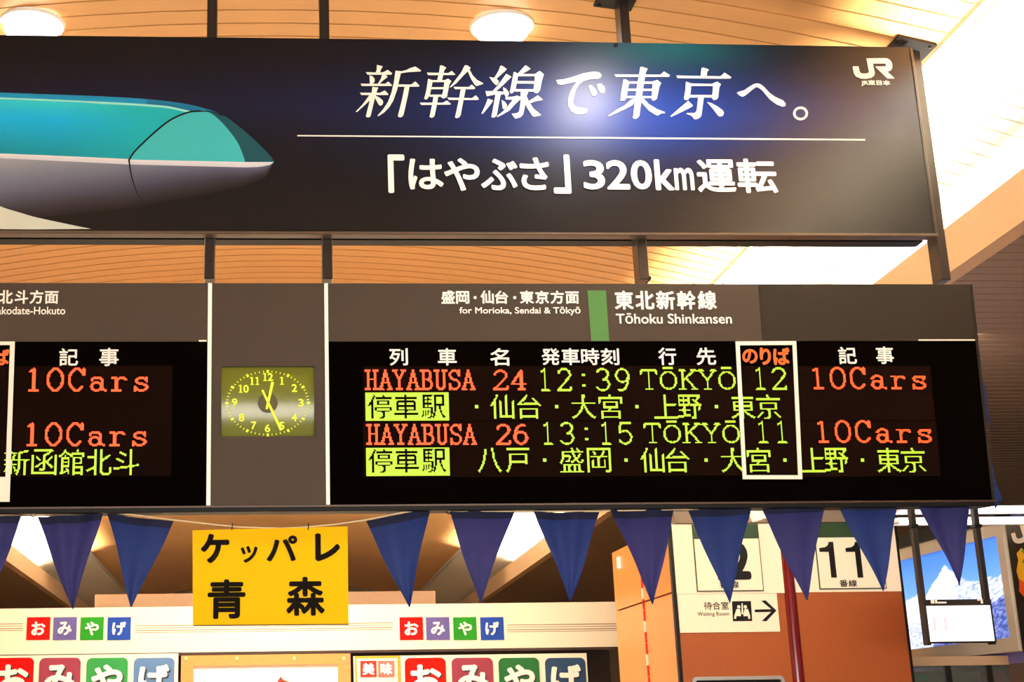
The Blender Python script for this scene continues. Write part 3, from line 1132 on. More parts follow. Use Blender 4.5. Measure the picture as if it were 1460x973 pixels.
led_kanji(BD, br, ROW('八戸・盛岡・仙台・大宮・上野・東京', (698, 738, 776.5, 815, 854, 892.5, 930, 966, 1006.6, 1045, 1082, 1119, 1159, 1192, 1229.5, 1267, 1302), 34), 639, 674, M_grn)


# white platform column frames
def frame4(t, pl, outer, w, d, m, name):
    O4 = [Vector(pl(*p)) for p in outer]
    cen = sum(O4, Vector((0, 0))) / 4
    I4 = [p + Vector((math.copysign(w, cen.x - p.x), math.copysign(w, cen.y - p.y))) for p in O4]
    mb = MB()
    mb.ring([tuple(p) for p in O4], [tuple(p) for p in I4], d - .004, d)
    return obj(name, mb, m, t)


M_wf = mat('white_sticker_frame', (252, 244, 226), .35, noise=0)
frame4(br, BD, [(1048.3, 487.3), (1058.6, 683.8), (1143.6, 683.8), (1134.7, 486.8)], .0148, .0, M_wf, 'platform_column_frame')
mb = MB()
mb.prism([BD(-60, 487.5), BD(-60, 492.5), BD(14.5, 492.5), BD(8, 680.5), BD(-60, 680.5), BD(-60, 716), BD(13.8, 716), BD(21.4, 487.5)], -.004, 0)
obj('platform_column_frame', mb, M_wf, bl)
mb = MB().box(BD(1309, 485)[0], BD(1389.5, 485)[0], -.004, 0, BD(1350, 486.3)[1], BD(1350, 484.4)[1])
obj('label_strip', mb, M_wf, br)
mb = MB().box(BD(283.5, 486)[0], BD(294.5, 486)[0], -.004, 0, BD(290, 487.5)[1], BD(290, 485.3)[1])
obj('label_strip', mb, M_wf, bl)

# clock panel between the boards
ck = thing('station_clock', 'square analogue clock face with yellow numerals in a taupe panel', 'clock', BD)
cs = brect(314.8, 522.8, 448.8, 622.5)
xa, xb = XS1, XR0
P_ = [(xa, Tb), (xb, Tb), (xb, Tt), (xa, Tt)]
I_ = [(cs[0], cs[1]), (cs[2], cs[1]), (cs[2], cs[3]), (cs[0], cs[3])]
obj('panel', MB().ring(P_, I_, 0, .012), M_head, ck)
obj('housing', MB().box(xa, xb, .045, DEPTH, Tb, Tt), M_black, ck)
M_glass = mat('olive_clock_glass', (112, 118, 40), .16, spec=.35, noise=.0, coat=.08)
gm_ = MB()
GN = 16
for j in range(GN + 1):
    for i in range(GN + 1):
        u, v = i / GN * 2 - 1, j / GN * 2 - 1
        gm_.v.append((cs[0] + (cs[2] - cs[0]) * i / GN, .0125 + .018 * (u * u * .3 + v * v) / 1.6 - .0095 * v, cs[1] + (cs[3] - cs[1]) * j / GN))
for j in range(GN):
    for i in range(GN):
        p = j * (GN + 1) + i
        gm_.f.append((p, p + 1, p + GN + 2, p + GN + 1))
obj('dial_glass', gm_, M_glass, ck, smooth=True)
M_yel = mat('yellow_clock_mark', (236, 244, 40), .5, emit=.95)
CX, CY = 381.8, 574.4
ccx, ccy = BD(CX, CY)
rx = (BD(CX + 57.8, CY)[0] - BD(CX - 57.8, CY)[0]) / 2
rz = (BD(CX, CY - 45.1)[1] - BD(CX, CY + 45.1)[1]) / 2
mb = MB()
for k in range(60):
    t = 2 * math.pi * k / 60
    dx, dz = s_(t), c_(t)
    w = .0042 if k % 5 == 0 else .0013
    l0, l1 = (1.03, .975) if k % 5 else (1.05, .965)
    p, q = Vector((dx * rx * l0, dz * rz * l0)), Vector((dx * rx * l1, dz * rz * l1))
    nrm = Vector((-(q - p).y, (q - p).x)).normalized() * w
    mb.prism([(ccx + v.x, ccy + v.y) for v in (p + nrm, q + nrm, q - nrm, p - nrm)], .0085, .0095)
obj('minute_marks', mb, M_yel, ck, kind='stuff')
mb = MB()
for s, x, y in (('12', 530, 243), ('1', 662, 278), ('2', 785, 345), ('3', 850, 482), ('4', 782, 618), ('5', 660, 695), ('6', 528, 718), ('7', 400, 692), ('8', 282, 618), ('9', 213, 478), ('10', 298, 352), ('11', 410, 280)):
    x, y = 300 + x / 6.488, 500 + y / 6.488
    x += {'3': -2.0, '9': 1.6, '2': -1.2, '4': -1.2, '8': 1.0, '10': 1.0}.get(s, 0)
    n = len(s)
    for i_, dg_ in enumerate(s):
        xc = x + (i_ - (n - 1) / 2) * 7.6
        if dg_ == '1':
            for q in ((-1.1, -5.6, 1.1, 5.6), (-2.6, 4.4, 2.6, 5.6), (-2.8, -5.2, -.4, -3.8)):
                a0, b0, a1, b1 = brect(xc + q[0], y + q[1], xc + q[2], y + q[3])
                mb.prism([(a0, b0), (a1, b0), (a1, b1), (a0, b1)], .0055)
        else:
            put_text(mb, BD, dg_, xc - 3.9, y - 5.6, xc + 3.9, y + 5.6, .0075, .035)
obj('numerals', mb, M_yel, ck, kind='stuff')


def hand(name, x1, y1, x2, y2, w, d):
    P1, P2 = Vector(BD(300 + x1 / 6.488, 500 + y1 / 6.488)), Vector(BD(300 + x2 / 6.488, 500 + y2 / 6.488))
    t = (P2 - P1).normalized()
    q = Vector((-t.y, t.x)) * w
    mb = MB()
    mb.prism([tuple(P1 + q * .8), tuple(P1 - q * .8), tuple(P2 - q), tuple(P2 + q)], d - .001, d)
    obj(name, mb, M_yel, ck)


hand('hour_hand', 520, 540, 576, 290, .0052, .005)
hand('minute_hand', 480, 365, 655, 738, .0048, .003)
mb = MB()
mb.prism([(ccx + .036 * c_(t * math.pi / 12), ccy + .036 * s_(t * math.pi / 12)) for t in range(24)], .006, .0105)
obj('centre_boss', mb, mat('clear_boss', (88, 84, 50), .1, spec=1.0, noise=0), ck)

# glowing cream strips for light leaking through the gaps, and lower rail
for (xa, xb, lab) in ((XL1, XS1, 'thin glowing cream upright strip left of the clock panel'), (XR0, XR1, 'thin glowing cream upright strip right of the clock panel')):
    obj('gap_glow_strip', MB().box(xa, xb, -.003, .10, Tb, Tt, .001), M_cream, None, BD, label=lab, cat='strip', group='upright strips beside the clock')
rail = thing('support_rail', 'long black rail running under the display boards', 'rail', BD)
rz0, rz1 = BD(700, 727)[1], Tb
obj('rail_bar', MB().box(XL0, XE + .014, .01, .15, rz0, rz1 - .004, .002), M_black, rail)
obj('rail_edge', MB().box(XL0, XE + .014, -.006, .02, rz1 - .008, rz1, .001), mat('brown_edge_metal', (60, 42, 30), .35, metal=.3), rail)

# ------------------------------------------------------------------ bunting
YF = 5.07
PF = yplane(YF)
M_fl = [mat('blue_flag_cloth', (16, 45, 120), .75, noise=.05, scale=60, trans=.25), mat('violet_blue_flag_cloth', (38, 42, 112), .75, noise=.05, scale=60, trans=.25)]
M_hem = mat('navy_hem_cloth', (8, 20, 62), .8, noise=.05, scale=60, trans=.1)
FL = [((-62, 738), (31, 735), (-17, 862), 1, 'violet blue pennant cut off by the left edge'),
      ((52, 737), (147, 731), (103, 871), 1, 'violet pennant above the left red souvenir tile'),
      ((153, 731), (248, 744), (187, 868), 0, 'blue pennant just left of the yellow sign'),
      ((521, 743), (613, 723), (583, 868), 0, 'blue pennant just right of the yellow sign, slanting up'),
      ((640, 728), (733, 728), (684, 861), 1, 'violet pennant left of the bright white ceiling trough'),
      ((761, 730), (856, 729), (814, 861), 0, 'blue pennant right of the bright white ceiling trough'),
      ((870, 728), (963, 725), (932, 864), 1, 'violet pennant in front of the bright orange side wall'),
      ((980, 726), (1071, 722), (1040, 862), 0, 'blue pennant covering the platform 12 sign'),
      ((1085, 722), (1177, 717), (1150, 858), 1, 'violet pennant between the platform 12 and 11 signs'),
      ((1193, 717), (1280, 715), (1259, 845), 0, 'blue pennant covering the last digit of platform 11'),
      ((1305, 714), (1386, 713), (1369, 837), 1, 'violet pennant in front of the snowy mountain advert')]


def pennant(A, B, T, ci, label, n=12, seed=0, pl=PF):
    a, b, t = Vector(pl(*A)), Vector(pl(*B)), Vector(pl(*T))
    top = (a + b) / 2
    root = thing('pennant_flag', label, 'flag', pl.M @ Matrix.Translation((top.x, 0, top.y)), 'triangular blue pennants strung under the boards')
    rnd = random.Random(seed)
    ph, am, kk = rnd.random() * 6, .006 + rnd.random() * .006, 2 + rnd.random() * 2

    def grid(v0, v1, rows, off):
        m = MB()
        for j in range(rows + 1):
            v = v0 + (v1 - v0) * j / rows
            for i in range(n + 1):
                u = i / n
                p = a.lerp(b, u).lerp(t, v)
                sag = -.004 * math.sin(u * math.pi) * (1 - v)
                d = am * math.sin(kk * math.pi * u + ph + v * 1.3) * (1 - v * .6) + off
                bulge = .003 * math.sin(v * math.pi * 2.1 + ph)
                m.v.append((p.x - top.x + bulge, d, p.y - top.y + sag))
        for j in range(rows):
            for i in range(n):
                q = j * (n + 1) + i
                m.f.append((q, q + n + 1, q + n + 2, q + 1))
        return m
    obj('cloth', grid(0.0, .985, 14, 0), M_fl[ci], root, smooth=True)
    obj('hem', grid(0, .085, 2, -.0022), M_hem, root, smooth=True)


for k, (A, B, T, ci, lab) in enumerate(FL):
    pennant(A, B, T, ci, lab, seed=k)
# two pennants behind the right end of the board, seen nearly edge on
for k, (pts, lab, ci) in enumerate((([(1399, 535), (1405, 555), (1411, 585), (1417, 616), (1411, 604), (1405, 601), (1398, 560)], 'small folded pennant showing beside the right edge of the board', 1),
                                    ([(1405, 636), (1413, 655), (1422, 682), (1430.5, 711), (1421, 725), (1417, 716), (1408, 690)], 'folded pennant hanging at the lower right corner of the board', 0))):
    PQ = yplane(5.32)
    cc = PQ(*pts[0])
    root = thing('pennant_flag', lab, 'flag', PQ.M @ Matrix.Translation((cc[0], 0, cc[1])), 'triangular blue pennants strung under the boards')
    m = MB()
    m.prism([(PQ(*p)[0] - cc[0], PQ(*p)[1] - cc[1]) for p in pts], 0, .004)
    for i, v in enumerate(m.v):
        m.v[i] = (v[0], v[1] + v[0] * .4 + .01 * math.sin(v[2] * 40), v[2])
    obj('cloth', m, M_fl[ci], root)

# cord
cd = thing('bunting_cord', 'white cord carrying the blue pennants and the yellow sign', 'cord', PF)
path = [(-62, 737), (31, 733), (52, 735), (100, 731), (150, 730), (200, 736), (248, 742), (300, 748), (338, 752), (400, 754), (440, 752), (480, 748), (521, 742), (570, 732), (613, 725), (640, 729), (733, 729.5), (761, 730), (856, 729.5), (870, 729), (963, 727), (980, 727), (1071, 723), (1085, 723), (1177, 719), (1193, 718), (1280, 716), (1305, 716), (1386, 714), (1402, 716)]
obj('cord', MB().tube([(PF(*p)[0], -.004, PF(*p)[1]) for p in path], .0032), mat('cream_cord', (238, 218, 180), .7, noise=.05), cd, smooth=True)
PQ = yplane(5.32)
obj('bunting_cord', MB().tube([(PF(1402, 716)[0], -.004, PF(1402, 716)[1])] + [(PQ(*p)[0], .25, PQ(*p)[1]) for p in ((1408, 694), (1404, 636), (1400, 600), (1398, 535))], .003), mat('cream_cord', (238, 218, 180), .7), None, PF, label='loose cord end rising beside the right edge of the wide board', cat='cord')
mb = MB()
for x, y in ((48, 733), (158, 728), (613, 723), (640, 729)):
    c0 = PF(x, y)
    mb.tube([(c0[0] + .011 * c_(t), -.006, c0[1] + .012 * s_(t)) for t in [k * math.pi / 6 for k in range(13)]], .0018, 5)
obj('wire_hooks', mb, M_black, cd, kind='stuff')

# ------------------------------------------------------------------ yellow hand-made sign
PS_ = yplane(YF - .02)
c0 = PS_(386, 754)
ys = thing('paper_sign', 'yellow rectangular sign with black Japanese brush lettering hanging from the cord', 'sign', PS_)
quad = [(275, 892.5), (497, 890.5), (495.5, 751), (274.5, 756.5)]
mb = MB()
mb.prism([PS_(*p) for p in quad], 0, .004)
obj('sheet', mb, mat('yellow_card', (255, 200, 0), .6, spec=.1, noise=.03, scale=8), ys)
mb = MB()
mb.prism([PS_(276, 893.3), PS_(497, 891.6), PS_(497, 890), PS_(276, 891.8)], -.002, .005)
obj('lower_edge', mb, mat('brown_card_edge', (70, 34, 10), .6), ys)
for ch, x0, y0, x1, y1, bo in (('ケ', 286, 761.5, 327, 803.7, .035), ('ッ', 343, 779, 367.5, 803, .03), ('パ', 380, 764, 424, 801, .03), ('レ', 449, 761, 485, 801, .038), ('青', 296, 826.6, 350, 883, .022), ('森', 408, 823, 463, 878.6, .022)):
    mb = MB()
    put_text(mb, PS_, ch, x0, y0, x1, y1, 0, bo * 1.5)
    obj('painted_character', mb, mat('black_paint', (14, 9, 5), .7, noise=0, spec=.1), ys)
mb = MB()
for x in (331.5, 440):
    c1 = PS_(x, 751.5)
    mb.tube([(c1[0], -.006, c1[1] + .012), (c1[0] - .002, -.006, c1[1] - .012)], .002, 5)
obj('cord_ties', mb, M_black, ys, kind='stuff')

# ------------------------------------------------------------------ souvenir shop at the far side
YS = 12.0
SH = yplane(YS)
shop = thing('souvenir_shop_front', 'white souvenir shop fascia with coloured kana tiles and thin striped lines', 'shop front', SH)
fz0, fz1 = SH(480, 928)[1], SH(480, 863)[1]
fx0, fx1 = SH(-120, 895)[0], SH(886, 895)[0]
M_fas = mat('white_fascia', (250, 238, 212), .45, noise=.01)
obj('fascia', MB().box(fx0, fx1, 0, .12, fz0, fz1), M_fas, shop)
obj('fascia_edge', MB().box(fx0, fx1, -.01, .1, fz0 - .022, fz0, 0), mat('dark_brown_edge', (46, 24, 12), .5), shop)
TC = {'お': (205, 14, 8), 'み': (92, 86, 150), 'や': (34, 134, 34), 'げ': (30, 66, 160)}
tiles = [(38.3, 71.5), (76, 109.3), (114.8, 147.8), (153.5, 186.5)]


def kana_tile(pl, parent, ch, x0, y0, x1, y1, rgb, nm, rnd=0.0, bold=.02, shadow=False):
    a0, b0, a1, b1 = pl.rect(x0, y0, x1, y1)
    pts = []
    r = rnd * (a1 - a0)
    if r:
        for cx, cz, s0 in ((a1 - r, b1 - r, 0), (a0 + r, b1 - r, 90), (a0 + r, b0 + r, 180), (a1 - r, b0 + r, 270)):
            pts += [(cx + r * c_(R(s0 + k * 18)), cz + r * s_(R(s0 + k * 18))) for k in range(6)]
    else:
        pts = [(a0, b0), (a1, b0), (a1, b1), (a0, b1)]
    m = MB()
    m.prism(pts, -.006, 0)
    t = obj('kana_tile', m, mat('tile_' + nm, rgb, .6, noise=0, spec=.12), parent)
    m = MB()
    w, h = x1 - x0, y1 - y0
    q = .2 if not shadow else .12
    if shadow:
        ms = MB()
        put_text(ms, pl, ch, x0 + w * q + 2.2, y0 + h * .16 + 2, x1 - w * q + 2.2, y1 - h * .12 + 2, -.006, bold, dy=-.003)
        obj('lettering_shadow_print', ms, mat('print_shadow_black', (24, 14, 14), .5, noise=0), t)
    put_text(m, pl, ch, x0 + w * q, y0 + h * (.2 if not shadow else .16), x1 - w * q, y1 - h * (.2 if not shadow else .12), -.006, bold, dy=-.008)
    obj('lettering', m, M_white, t)


for dx, nm in ((0, 'a'), (531.5, 'b')):
    for ch, (x0, x1) in zip('おみやげ', tiles):
        rgb = TC[ch]
        kana_tile(SH, shop, ch, x0 + dx, 880.5, x1 + dx, 913, rgb, 'small_' + ch + nm if False else 'small_' + {'お': 'red', 'み': 'violet', 'や': 'green', 'げ': 'blue'}[ch], bold=.045)
mb = MB()
for (x0, x1) in ((-118, 32.5), (193, 560), (723, 885)):
    for y, h in ((890.2, 1.1), (893.6, .8), (897, 1.2), (900, .8)):
        a0, b0, a1, b1 = SH.rect(x0, y, x1, y + h)
        mb.prism([(a0, b0), (a1, b0), (a1, b1), (a0, b1)], -.002)
obj('pinstripes', mb, mat('grey_brown_stripe', (150, 120, 100), .5, noise=0), shop, kind='stuff')
# shop carcass behind the fascia and the plant box on its roof
obj('interior_wall', MB().box(fx0, fx1, .5, .6, SH(480, 1150)[1], fz0), mat('dark_shop_wall', (40, 26, 18), .7), shop)
rb = yplane(13.4)
a0, b0, a1, b1 = rb.rect(135, 845.5, 621, 870)
obj('rooftop_box', MB().box(a0, a1, 0, .5, fz1 - .0195, b1), mat('beige_roof_box', (176, 146, 118), .7, noise=.04), None, rb, label='long beige box on the roof of the souvenir shop', cat='box')
obj('roof_slab', MB().box(fx0, fx1, .1, 2.2, fz1 - .06, fz1 - .02), M_endw, shop)

# lower shop signs
YG = 11.8
SG = yplane(YG)
BTC = {'お': (214, 8, 4), 'み': (142, 58, 78), 'や': (46, 138, 72), 'げ': (86, 122, 170)}
BTC2 = {'お': (250, 20, 6), 'み': (140, 58, 76), 'や': (34, 98, 52), 'げ': (40, 66, 98)}
BN = {'お': 'red', 'み': 'plum', 'や': 'green', 'げ': 'slate'}


def kana_sign(x0, x1, txs, cmap, nm, label):
    t = thing('kana_signboard', label, 'sign', SG, 'white souvenir signboards under the fascia')
    a0, b0, a1, b1 = SG.rect(x0, 934, x1, 1010)
    obj('board', MB().box(a0, a1, 0, .03, b0, b1), M_fas, t)
    for ch, (p, q) in zip('おみやげ', txs):
        kana_tile(SG, t, ch, p, 938.5, q, 998, cmap[ch], nm + BN[ch], .13, .05, True)
    return t


kana_sign(-22, 253.5, [(-10, 47.5), (55.5, 114.5), (123, 182), (190.5, 248.5)], BTC, 'left_', 'white signboard with four large kana tiles, left of the wooden framed poster')
kana_sign(504.5, 838.5, [(577.5, 636), (644.5, 703.5), (711.5, 769.5), (778, 835.5)], BTC2, 'right_', 'white signboard with four large kana tiles and a small red seal')
tg = thing('taste_signboard', 'small yellow edged sign with two red characters at the signboard left end', 'sign', SG)
a0, b0, a1, b1 = SG.rect(506.5, 936, 571, 1004)
obj('border', MB().box(a0, a1, -.012, -.004, b0, b1), mat('yellow_orange_border', (240, 160, 20), .5), tg)
a0, b0, a1, b1 = SG.rect(509, 939.5, 567, 1004)
obj('panel', MB().box(a0, a1, -.02, -.012, b0, b1), M_fas, tg)
for ch, p, q, rgb, nm in (('美', 513.5, 536.5, (236, 30, 14), 'seal_red'), ('味', 539, 562, (240, 110, 96), 'seal_pink')):
    a0, b0, a1, b1 = SG.rect(p, 943, q, 966)
    m = MB().box(a0, a1, -.026, -.02, b0, b1)
    tt = obj('seal', m, mat(nm, rgb, .5, noise=0), tg)
    m = MB()
    put_text(m, SG, ch, p + 3, 946, q - 3, 963, -.026, .05)
    obj('lettering', m, M_white, tt)

fp = thing('framed_poster', 'white poster in a wide orange wooden frame with studs between the signboards', 'poster', SG)
a0, b0, a1, b1 = SG.rect(258, 934, 500, 1020)
i0, j0, i1, j1 = SG.rect(276, 949, 482, 1012)
M_wood = mat('orange_varnished_wood', (226, 142, 66), .35, noise=.12, scale=14, stretch=(1, 1, 8))
obj('frame', MB().ring([(a0, b0), (a1, b0), (a1, b1), (a0, b1)], [(i0, j0), (i1, j0), (i1, j1), (i0, j1)], -.03, .02), M_wood, fp)
obj('poster_sheet', MB().box(i0, i1, -.004, .0, j0, j1), mat('cream_poster', (252, 246, 226), .5, noise=0), fp)
for x in (265.5, 338, 419.5, 490):
    m = MB()
    cx, cz = SG(x, 939.5)
    m.prism([(cx + .014 * c_(k * math.pi / 5), cz + .014 * s_(k * math.pi / 5)) for k in range(10)], -.038, -.03)
    obj('stud', m, mat('brass_stud', (230, 190, 130), .3, metal=.7, noise=0), fp)
m = MB()
m.prism([SG(395, 973.5), SG(400, 965), SG(404, 970), SG(413, 973.5), SG(420, 985), SG(392, 985)], -.008, -.004)
obj('printed_mark', m, mat('dark_red_print', (150, 40, 24), .5, noise=0), fp)

# small spotlights far down the vault
for px, py, lab in ((377.5, 738, 'small twin white ceiling spotlight above the yellow sign'), (270, 758, 'small white ceiling spotlight left of the yellow sign')):
    r = ray(px, py)
    t = (zc(0.1) - .12 - CAMZ) / r.z
    X, Y, Z = r.x * t, r.y * t, CAMZ + r.z * t
    th = thing('ceiling_spotlight', lab, 'light', Matrix.Translation((X, Y, Z)), 'small spotlights far down the vault')
    M_sp = mat('spotlight_white', (255, 240, 210), .5, emit=1.0)
    for q in (-.035, .035):
        obj('lamp_head', MB().lathe([(.001, .05), (.022, .05), (.04, -.03), (.03, -.035), (.001, -.03)], q, 0, 12), M_sp, th)
    obj('stem', MB().tube([(0, 0, .04), (0, 0, zc(X) - Z)], .006), M_whitetrim, th)

# ------------------------------------------------------------------ platform stair block with the 12 and 11 signs
YK = 9.0
PK = yplane(YK)
XK0 = PK(964.5, 850)[0]
XK1 = PK(1286, 850)[0]
ZK1 = PK(1110, 746.5)[1]
rK = ray(880, 870)
YK2 = rK.y / rK.x * XK0                     # where the far corner of the side wall stands
blk = thing('platform_entrance_block', 'brown and white wall block with platform 12 and 11 signs', 'wall block', Plane((0, YK, 0)))
PKg = Plane((0, YK, 0))
zt = PKg(1110, 746.5)[1]
M_brown = mat('brown_orange_panel', (152, 74, 18), .5, noise=.06, scale=40)
M_orangew = mat('glossy_orange_panel', (246, 158, 78), .3, noise=.03, scale=10)
M_offw = mat('off_white_sign', (255, 238, 212), .4, noise=.01)
obj('core', MB().box(XK0 + .01, XK1 - .01, .03, YK2 - YK - .005, 0, zt), M_gap, blk)
xm0, xm1 = PKg(1119, 850)[0], PKg(1135, 850)[0]
z845, z847 = PKg(1040, 847)[1], PKg(1200, 844.5)[1]
z902 = PKg(1040, 902)[1]
xw = PKg(1109.5, 875)[0]
obj('front_panel', MB().box(XK0, xm0, 0, .03, 0, z845), M_brown, blk)
obj('front_panel', MB().box(xm1, XK1, 0, .03, 0, z847), M_brown, blk)
obj('sign_panel', MB().box(XK0, xm0, -.004, .03, z845, zt), M_offw, blk)
obj('sign_panel', MB().box(xm1, XK1, -.004, .03, z847, zt), M_offw, blk)
wp = obj('waiting_room_panel', MB().box(XK0 + .004, xw, -.006, -.002, z902, z845 - .002), M_offw, blk)
col = MB().lathe([(.045, 0), (.045, zt - .05)], (xm0 + xm1) / 2, .02, 20)
obj('round_post', col, mat('dark_red_gloss', (104, 10, 8), .15, noise=0, spec=.8), blk, smooth=True)
obj('corner_edge', MB().box(XK0 - .022, XK0, -.01, .03, 0, zt), M_black, blk)
obj('corner_edge', MB().box(XK1, XK1 + .014, -.01, .03, 0, zt), M_black, blk)
# side wall panels with joints, receding
ps = Plane((XK0 - .012, 0, 0), u=(0, -1, 0))
ysp = -ps(919, 870)[0]
M_redrope = mat('red_white_tape', (196, 30, 20), .5, noise=0)
zj = ps(958, 845.5)[1]
for ya, yb in ((YK + .035, ysp - .012), (ysp + .012, YK2)):
    for za, zb_ in ((0, zj - .006), (zj + .006, zt)):
        obj('side_panel', MB().box(XK0 - .012, XK0 + .01, ya - YK, yb - YK, za, zb_, 0), M_orangew, blk)
mb = MB()
mw_ = MB()
for k in range(30):
    z0 = zt - .12 - k * .075
    (mb if k % 3 else mw_).box(XK0 - .022, XK0 - .004, ysp - YK - .011, ysp - YK + .011, z0 - .07, z0)
obj('red_tape', mb, M_redrope, blk, kind='stuff')
obj('white_tape', mw_, M_white, blk, kind='stuff')
obj('handle_highlight', MB().box(XK0 - .03, XK0 - .012, YK2 - YK - .25, YK2 - YK - .2, ps(882, 812)[1], ps(882, 795)[1]), M_cream, blk)  # glowing box stands in for the highlight on the handle


def platform_sign(x0, y0, x1, y1, gy, num, nx0, ny0, nx1, ny1, kx0, ky0, kx1, ky1, label):
    t = thing('platform_number_sign', label, 'sign', PKg, 'square platform number signs')
    F = -.012
    a0, b0, a1, b1 = PKg.rect(x0, y0, x1, y1)
    obj('border', MB().box(a0, a1, F, -.004, b0, b1), mat('sign_border_dark_green', (40, 60, 36), .4, noise=0), t)
    obj('plate', MB().box(a0 + .006, a1 - .006, F - .002, F, b0 + .006, b1 - .006), M_offw, t)
    g0 = PKg.rect(x0, y0, x1, gy)
    obj('green_band', MB().box(a0 + .003, a1 - .003, F - .004, F - .002, g0[1], b1 - .003), mat('dark_green_band', (14, 50, 8), .5, noise=0), t)
    n = len(num)
    for i, ch in enumerate(num):
        m = MB()
        w = (nx1 - nx0) / n
        if ch == '1':
            q = PKg.rect(nx0 + i * w + w * .06, ny0, nx0 + i * w + w * .62, ny1)
            W_1, H_1 = q[2] - q[0], q[3] - q[1]
            m.prism([(q[0] + a * W_1, q[1] + b * H_1) for a, b in ((.62, 0), (1, 0), (1, 1), (.70, 1), (.60, .9), (.4, .85), (.0, .83), (.0, .72), (.62, .72))], F - .004)
        else:
            put_text(m, PKg, ch, nx0 + i * w, ny0, nx0 + (i + 1) * w - w * .02, ny1, F - .002, .06)
        obj('numeral', m, M_black, t)
    m = MB()
    for i, ch in enumerate('番線'):
        w = (kx1 - kx0) / 2
        put_text(m, PKg, ch, kx0 + i * w + .6, ky0, kx0 + (i + 1) * w - .6, ky1, F - .002, .02)
    obj('caption', m, M_black, t, kind='stuff')


platform_sign(989.5, 748, 1084, 843.8, 769, '12', 1008, 773.5, 1069, 827.5, 1024, 829.5, 1053, 839.5, 'platform 12 sign with a green band, mostly behind a blue pennant')
platform_sign(1163, 746, 1258, 840.5, 767, '11', 1166, 773.5, 1241, 824.5, 1195, 827.5, 1221, 837.5, 'platform 11 sign with a green band, partly behind a blue pennant')
m = MB()
F = -.006
put_text(m, PKg, '待合室', 1003, 858.5, 1038.5, 870, F, .012)
put_text(m, PKg, 'Waiting Room', 994, 873, 1039, 880.2, F, .004)
obj('waiting_room_lettering', m, M_black, wp, kind='stuff')
m = MB()
m.prism([PKg(1075.5, 873.5), PKg(1075.5, 869.8), PKg(1099, 869.2), PKg(1084.5, 857.2), PKg(1091, 856.6), PKg(1106.5, 871.2), PKg(1092, 886.5), PKg(1085.5, 886), PKg(1099, 873)], F - .002)
obj('arrow', m, M_black, wp)
m = MB()
m.prism([PKg(1043, 858), PKg(1070, 857.6), PKg(1072, 886), PKg(1044.5, 886.5)], F - .002)
ic = obj('waiting_room_icon', m, M_black, wp)
m = MB()
cx, cz = PKg(1057.2, 864)
for dx in (-4.6, 4.8):
    hx, hz = PKg(1057.2 + dx, 866)
    m.prism([(hx + .011 * c_(k * math.pi / 6), hz + .011 * s_(k * math.pi / 6)) for k in range(12)], F - .004)
    sg = 1 if dx > 0 else -1
    X = 1057.4 + dx
    m.prism([PKg(X - sg * 1.5, 869), PKg(X + sg * 3.4, 869), PKg(X + sg * 6.4, 878), PKg(X + sg * 6.8, 883), PKg(X + sg * 4.2, 883), PKg(X + sg * 3.2, 879), PKg(X - sg * 2.8, 879.4), PKg(X - sg * 2.8, 876)], F - .004)
m.prism([PKg(1056.6, 861), PKg(1058.2, 861), PKg(1059, 876.5), PKg(1056.4, 876.5)], F - .004)
mi = obj('waiting_room_icon_figures', m, M_offw, wp, kind='stuff')
# silver framed notice lower down
ns = thing('framed_notice', 'black notice with a silver rounded frame below the waiting room sign', 'sign', PKg)
a0, b0, a1, b1 = PKg.rect(986.5, 965, 1118, 1010)
e = .022


def rrect(a0, b0, a1, b1, r):
    pts = []
    for cx, cz, s0 in ((a1 - r, b1 - r, 0), (a0 + r, b1 - r, 90), (a0 + r, b0 + r, 180), (a1 - r, b0 + r, 270)):
        pts += [(cx + r * c_(R(s0 + k * 18)), cz + r * s_(R(s0 + k * 18))) for k in range(6)]
    return pts


obj('frame', MB().ring(rrect(a0, b0, a1, b1, .03), rrect(a0 + e, b0 + e, a1 - e, b1 - e, .012), -.03, 0), mat('brushed_silver', (200, 196, 188), .3, metal=.8, noise=.02), ns)
obj('face', MB().box(a0 + e * .5, a1 - e * .5, -.012, -.002, b0 + e * .5, b1 - e * .5), M_black, ns)
# bulkhead above the block
obj('trim_5', MB().box(XK0 + .02, XK1, YK - .02, YK + .35, CAMZ + ZK1 + .003, Z_BB - .05), mat('grey_bulkhead', (122, 108, 92), .7, noise=.04), None, WORLD, kind='structure')

# ------------------------------------------------------------------ right background: side wall with mountain advert
XA = 4.9
PA = xplane(XA, 0)
ad = thing('lightbox_advert', 'backlit snowy mountain advert on the side wall at the right edge', 'advertisement', PA)


def X_(x, y):
    return PA(x, y)


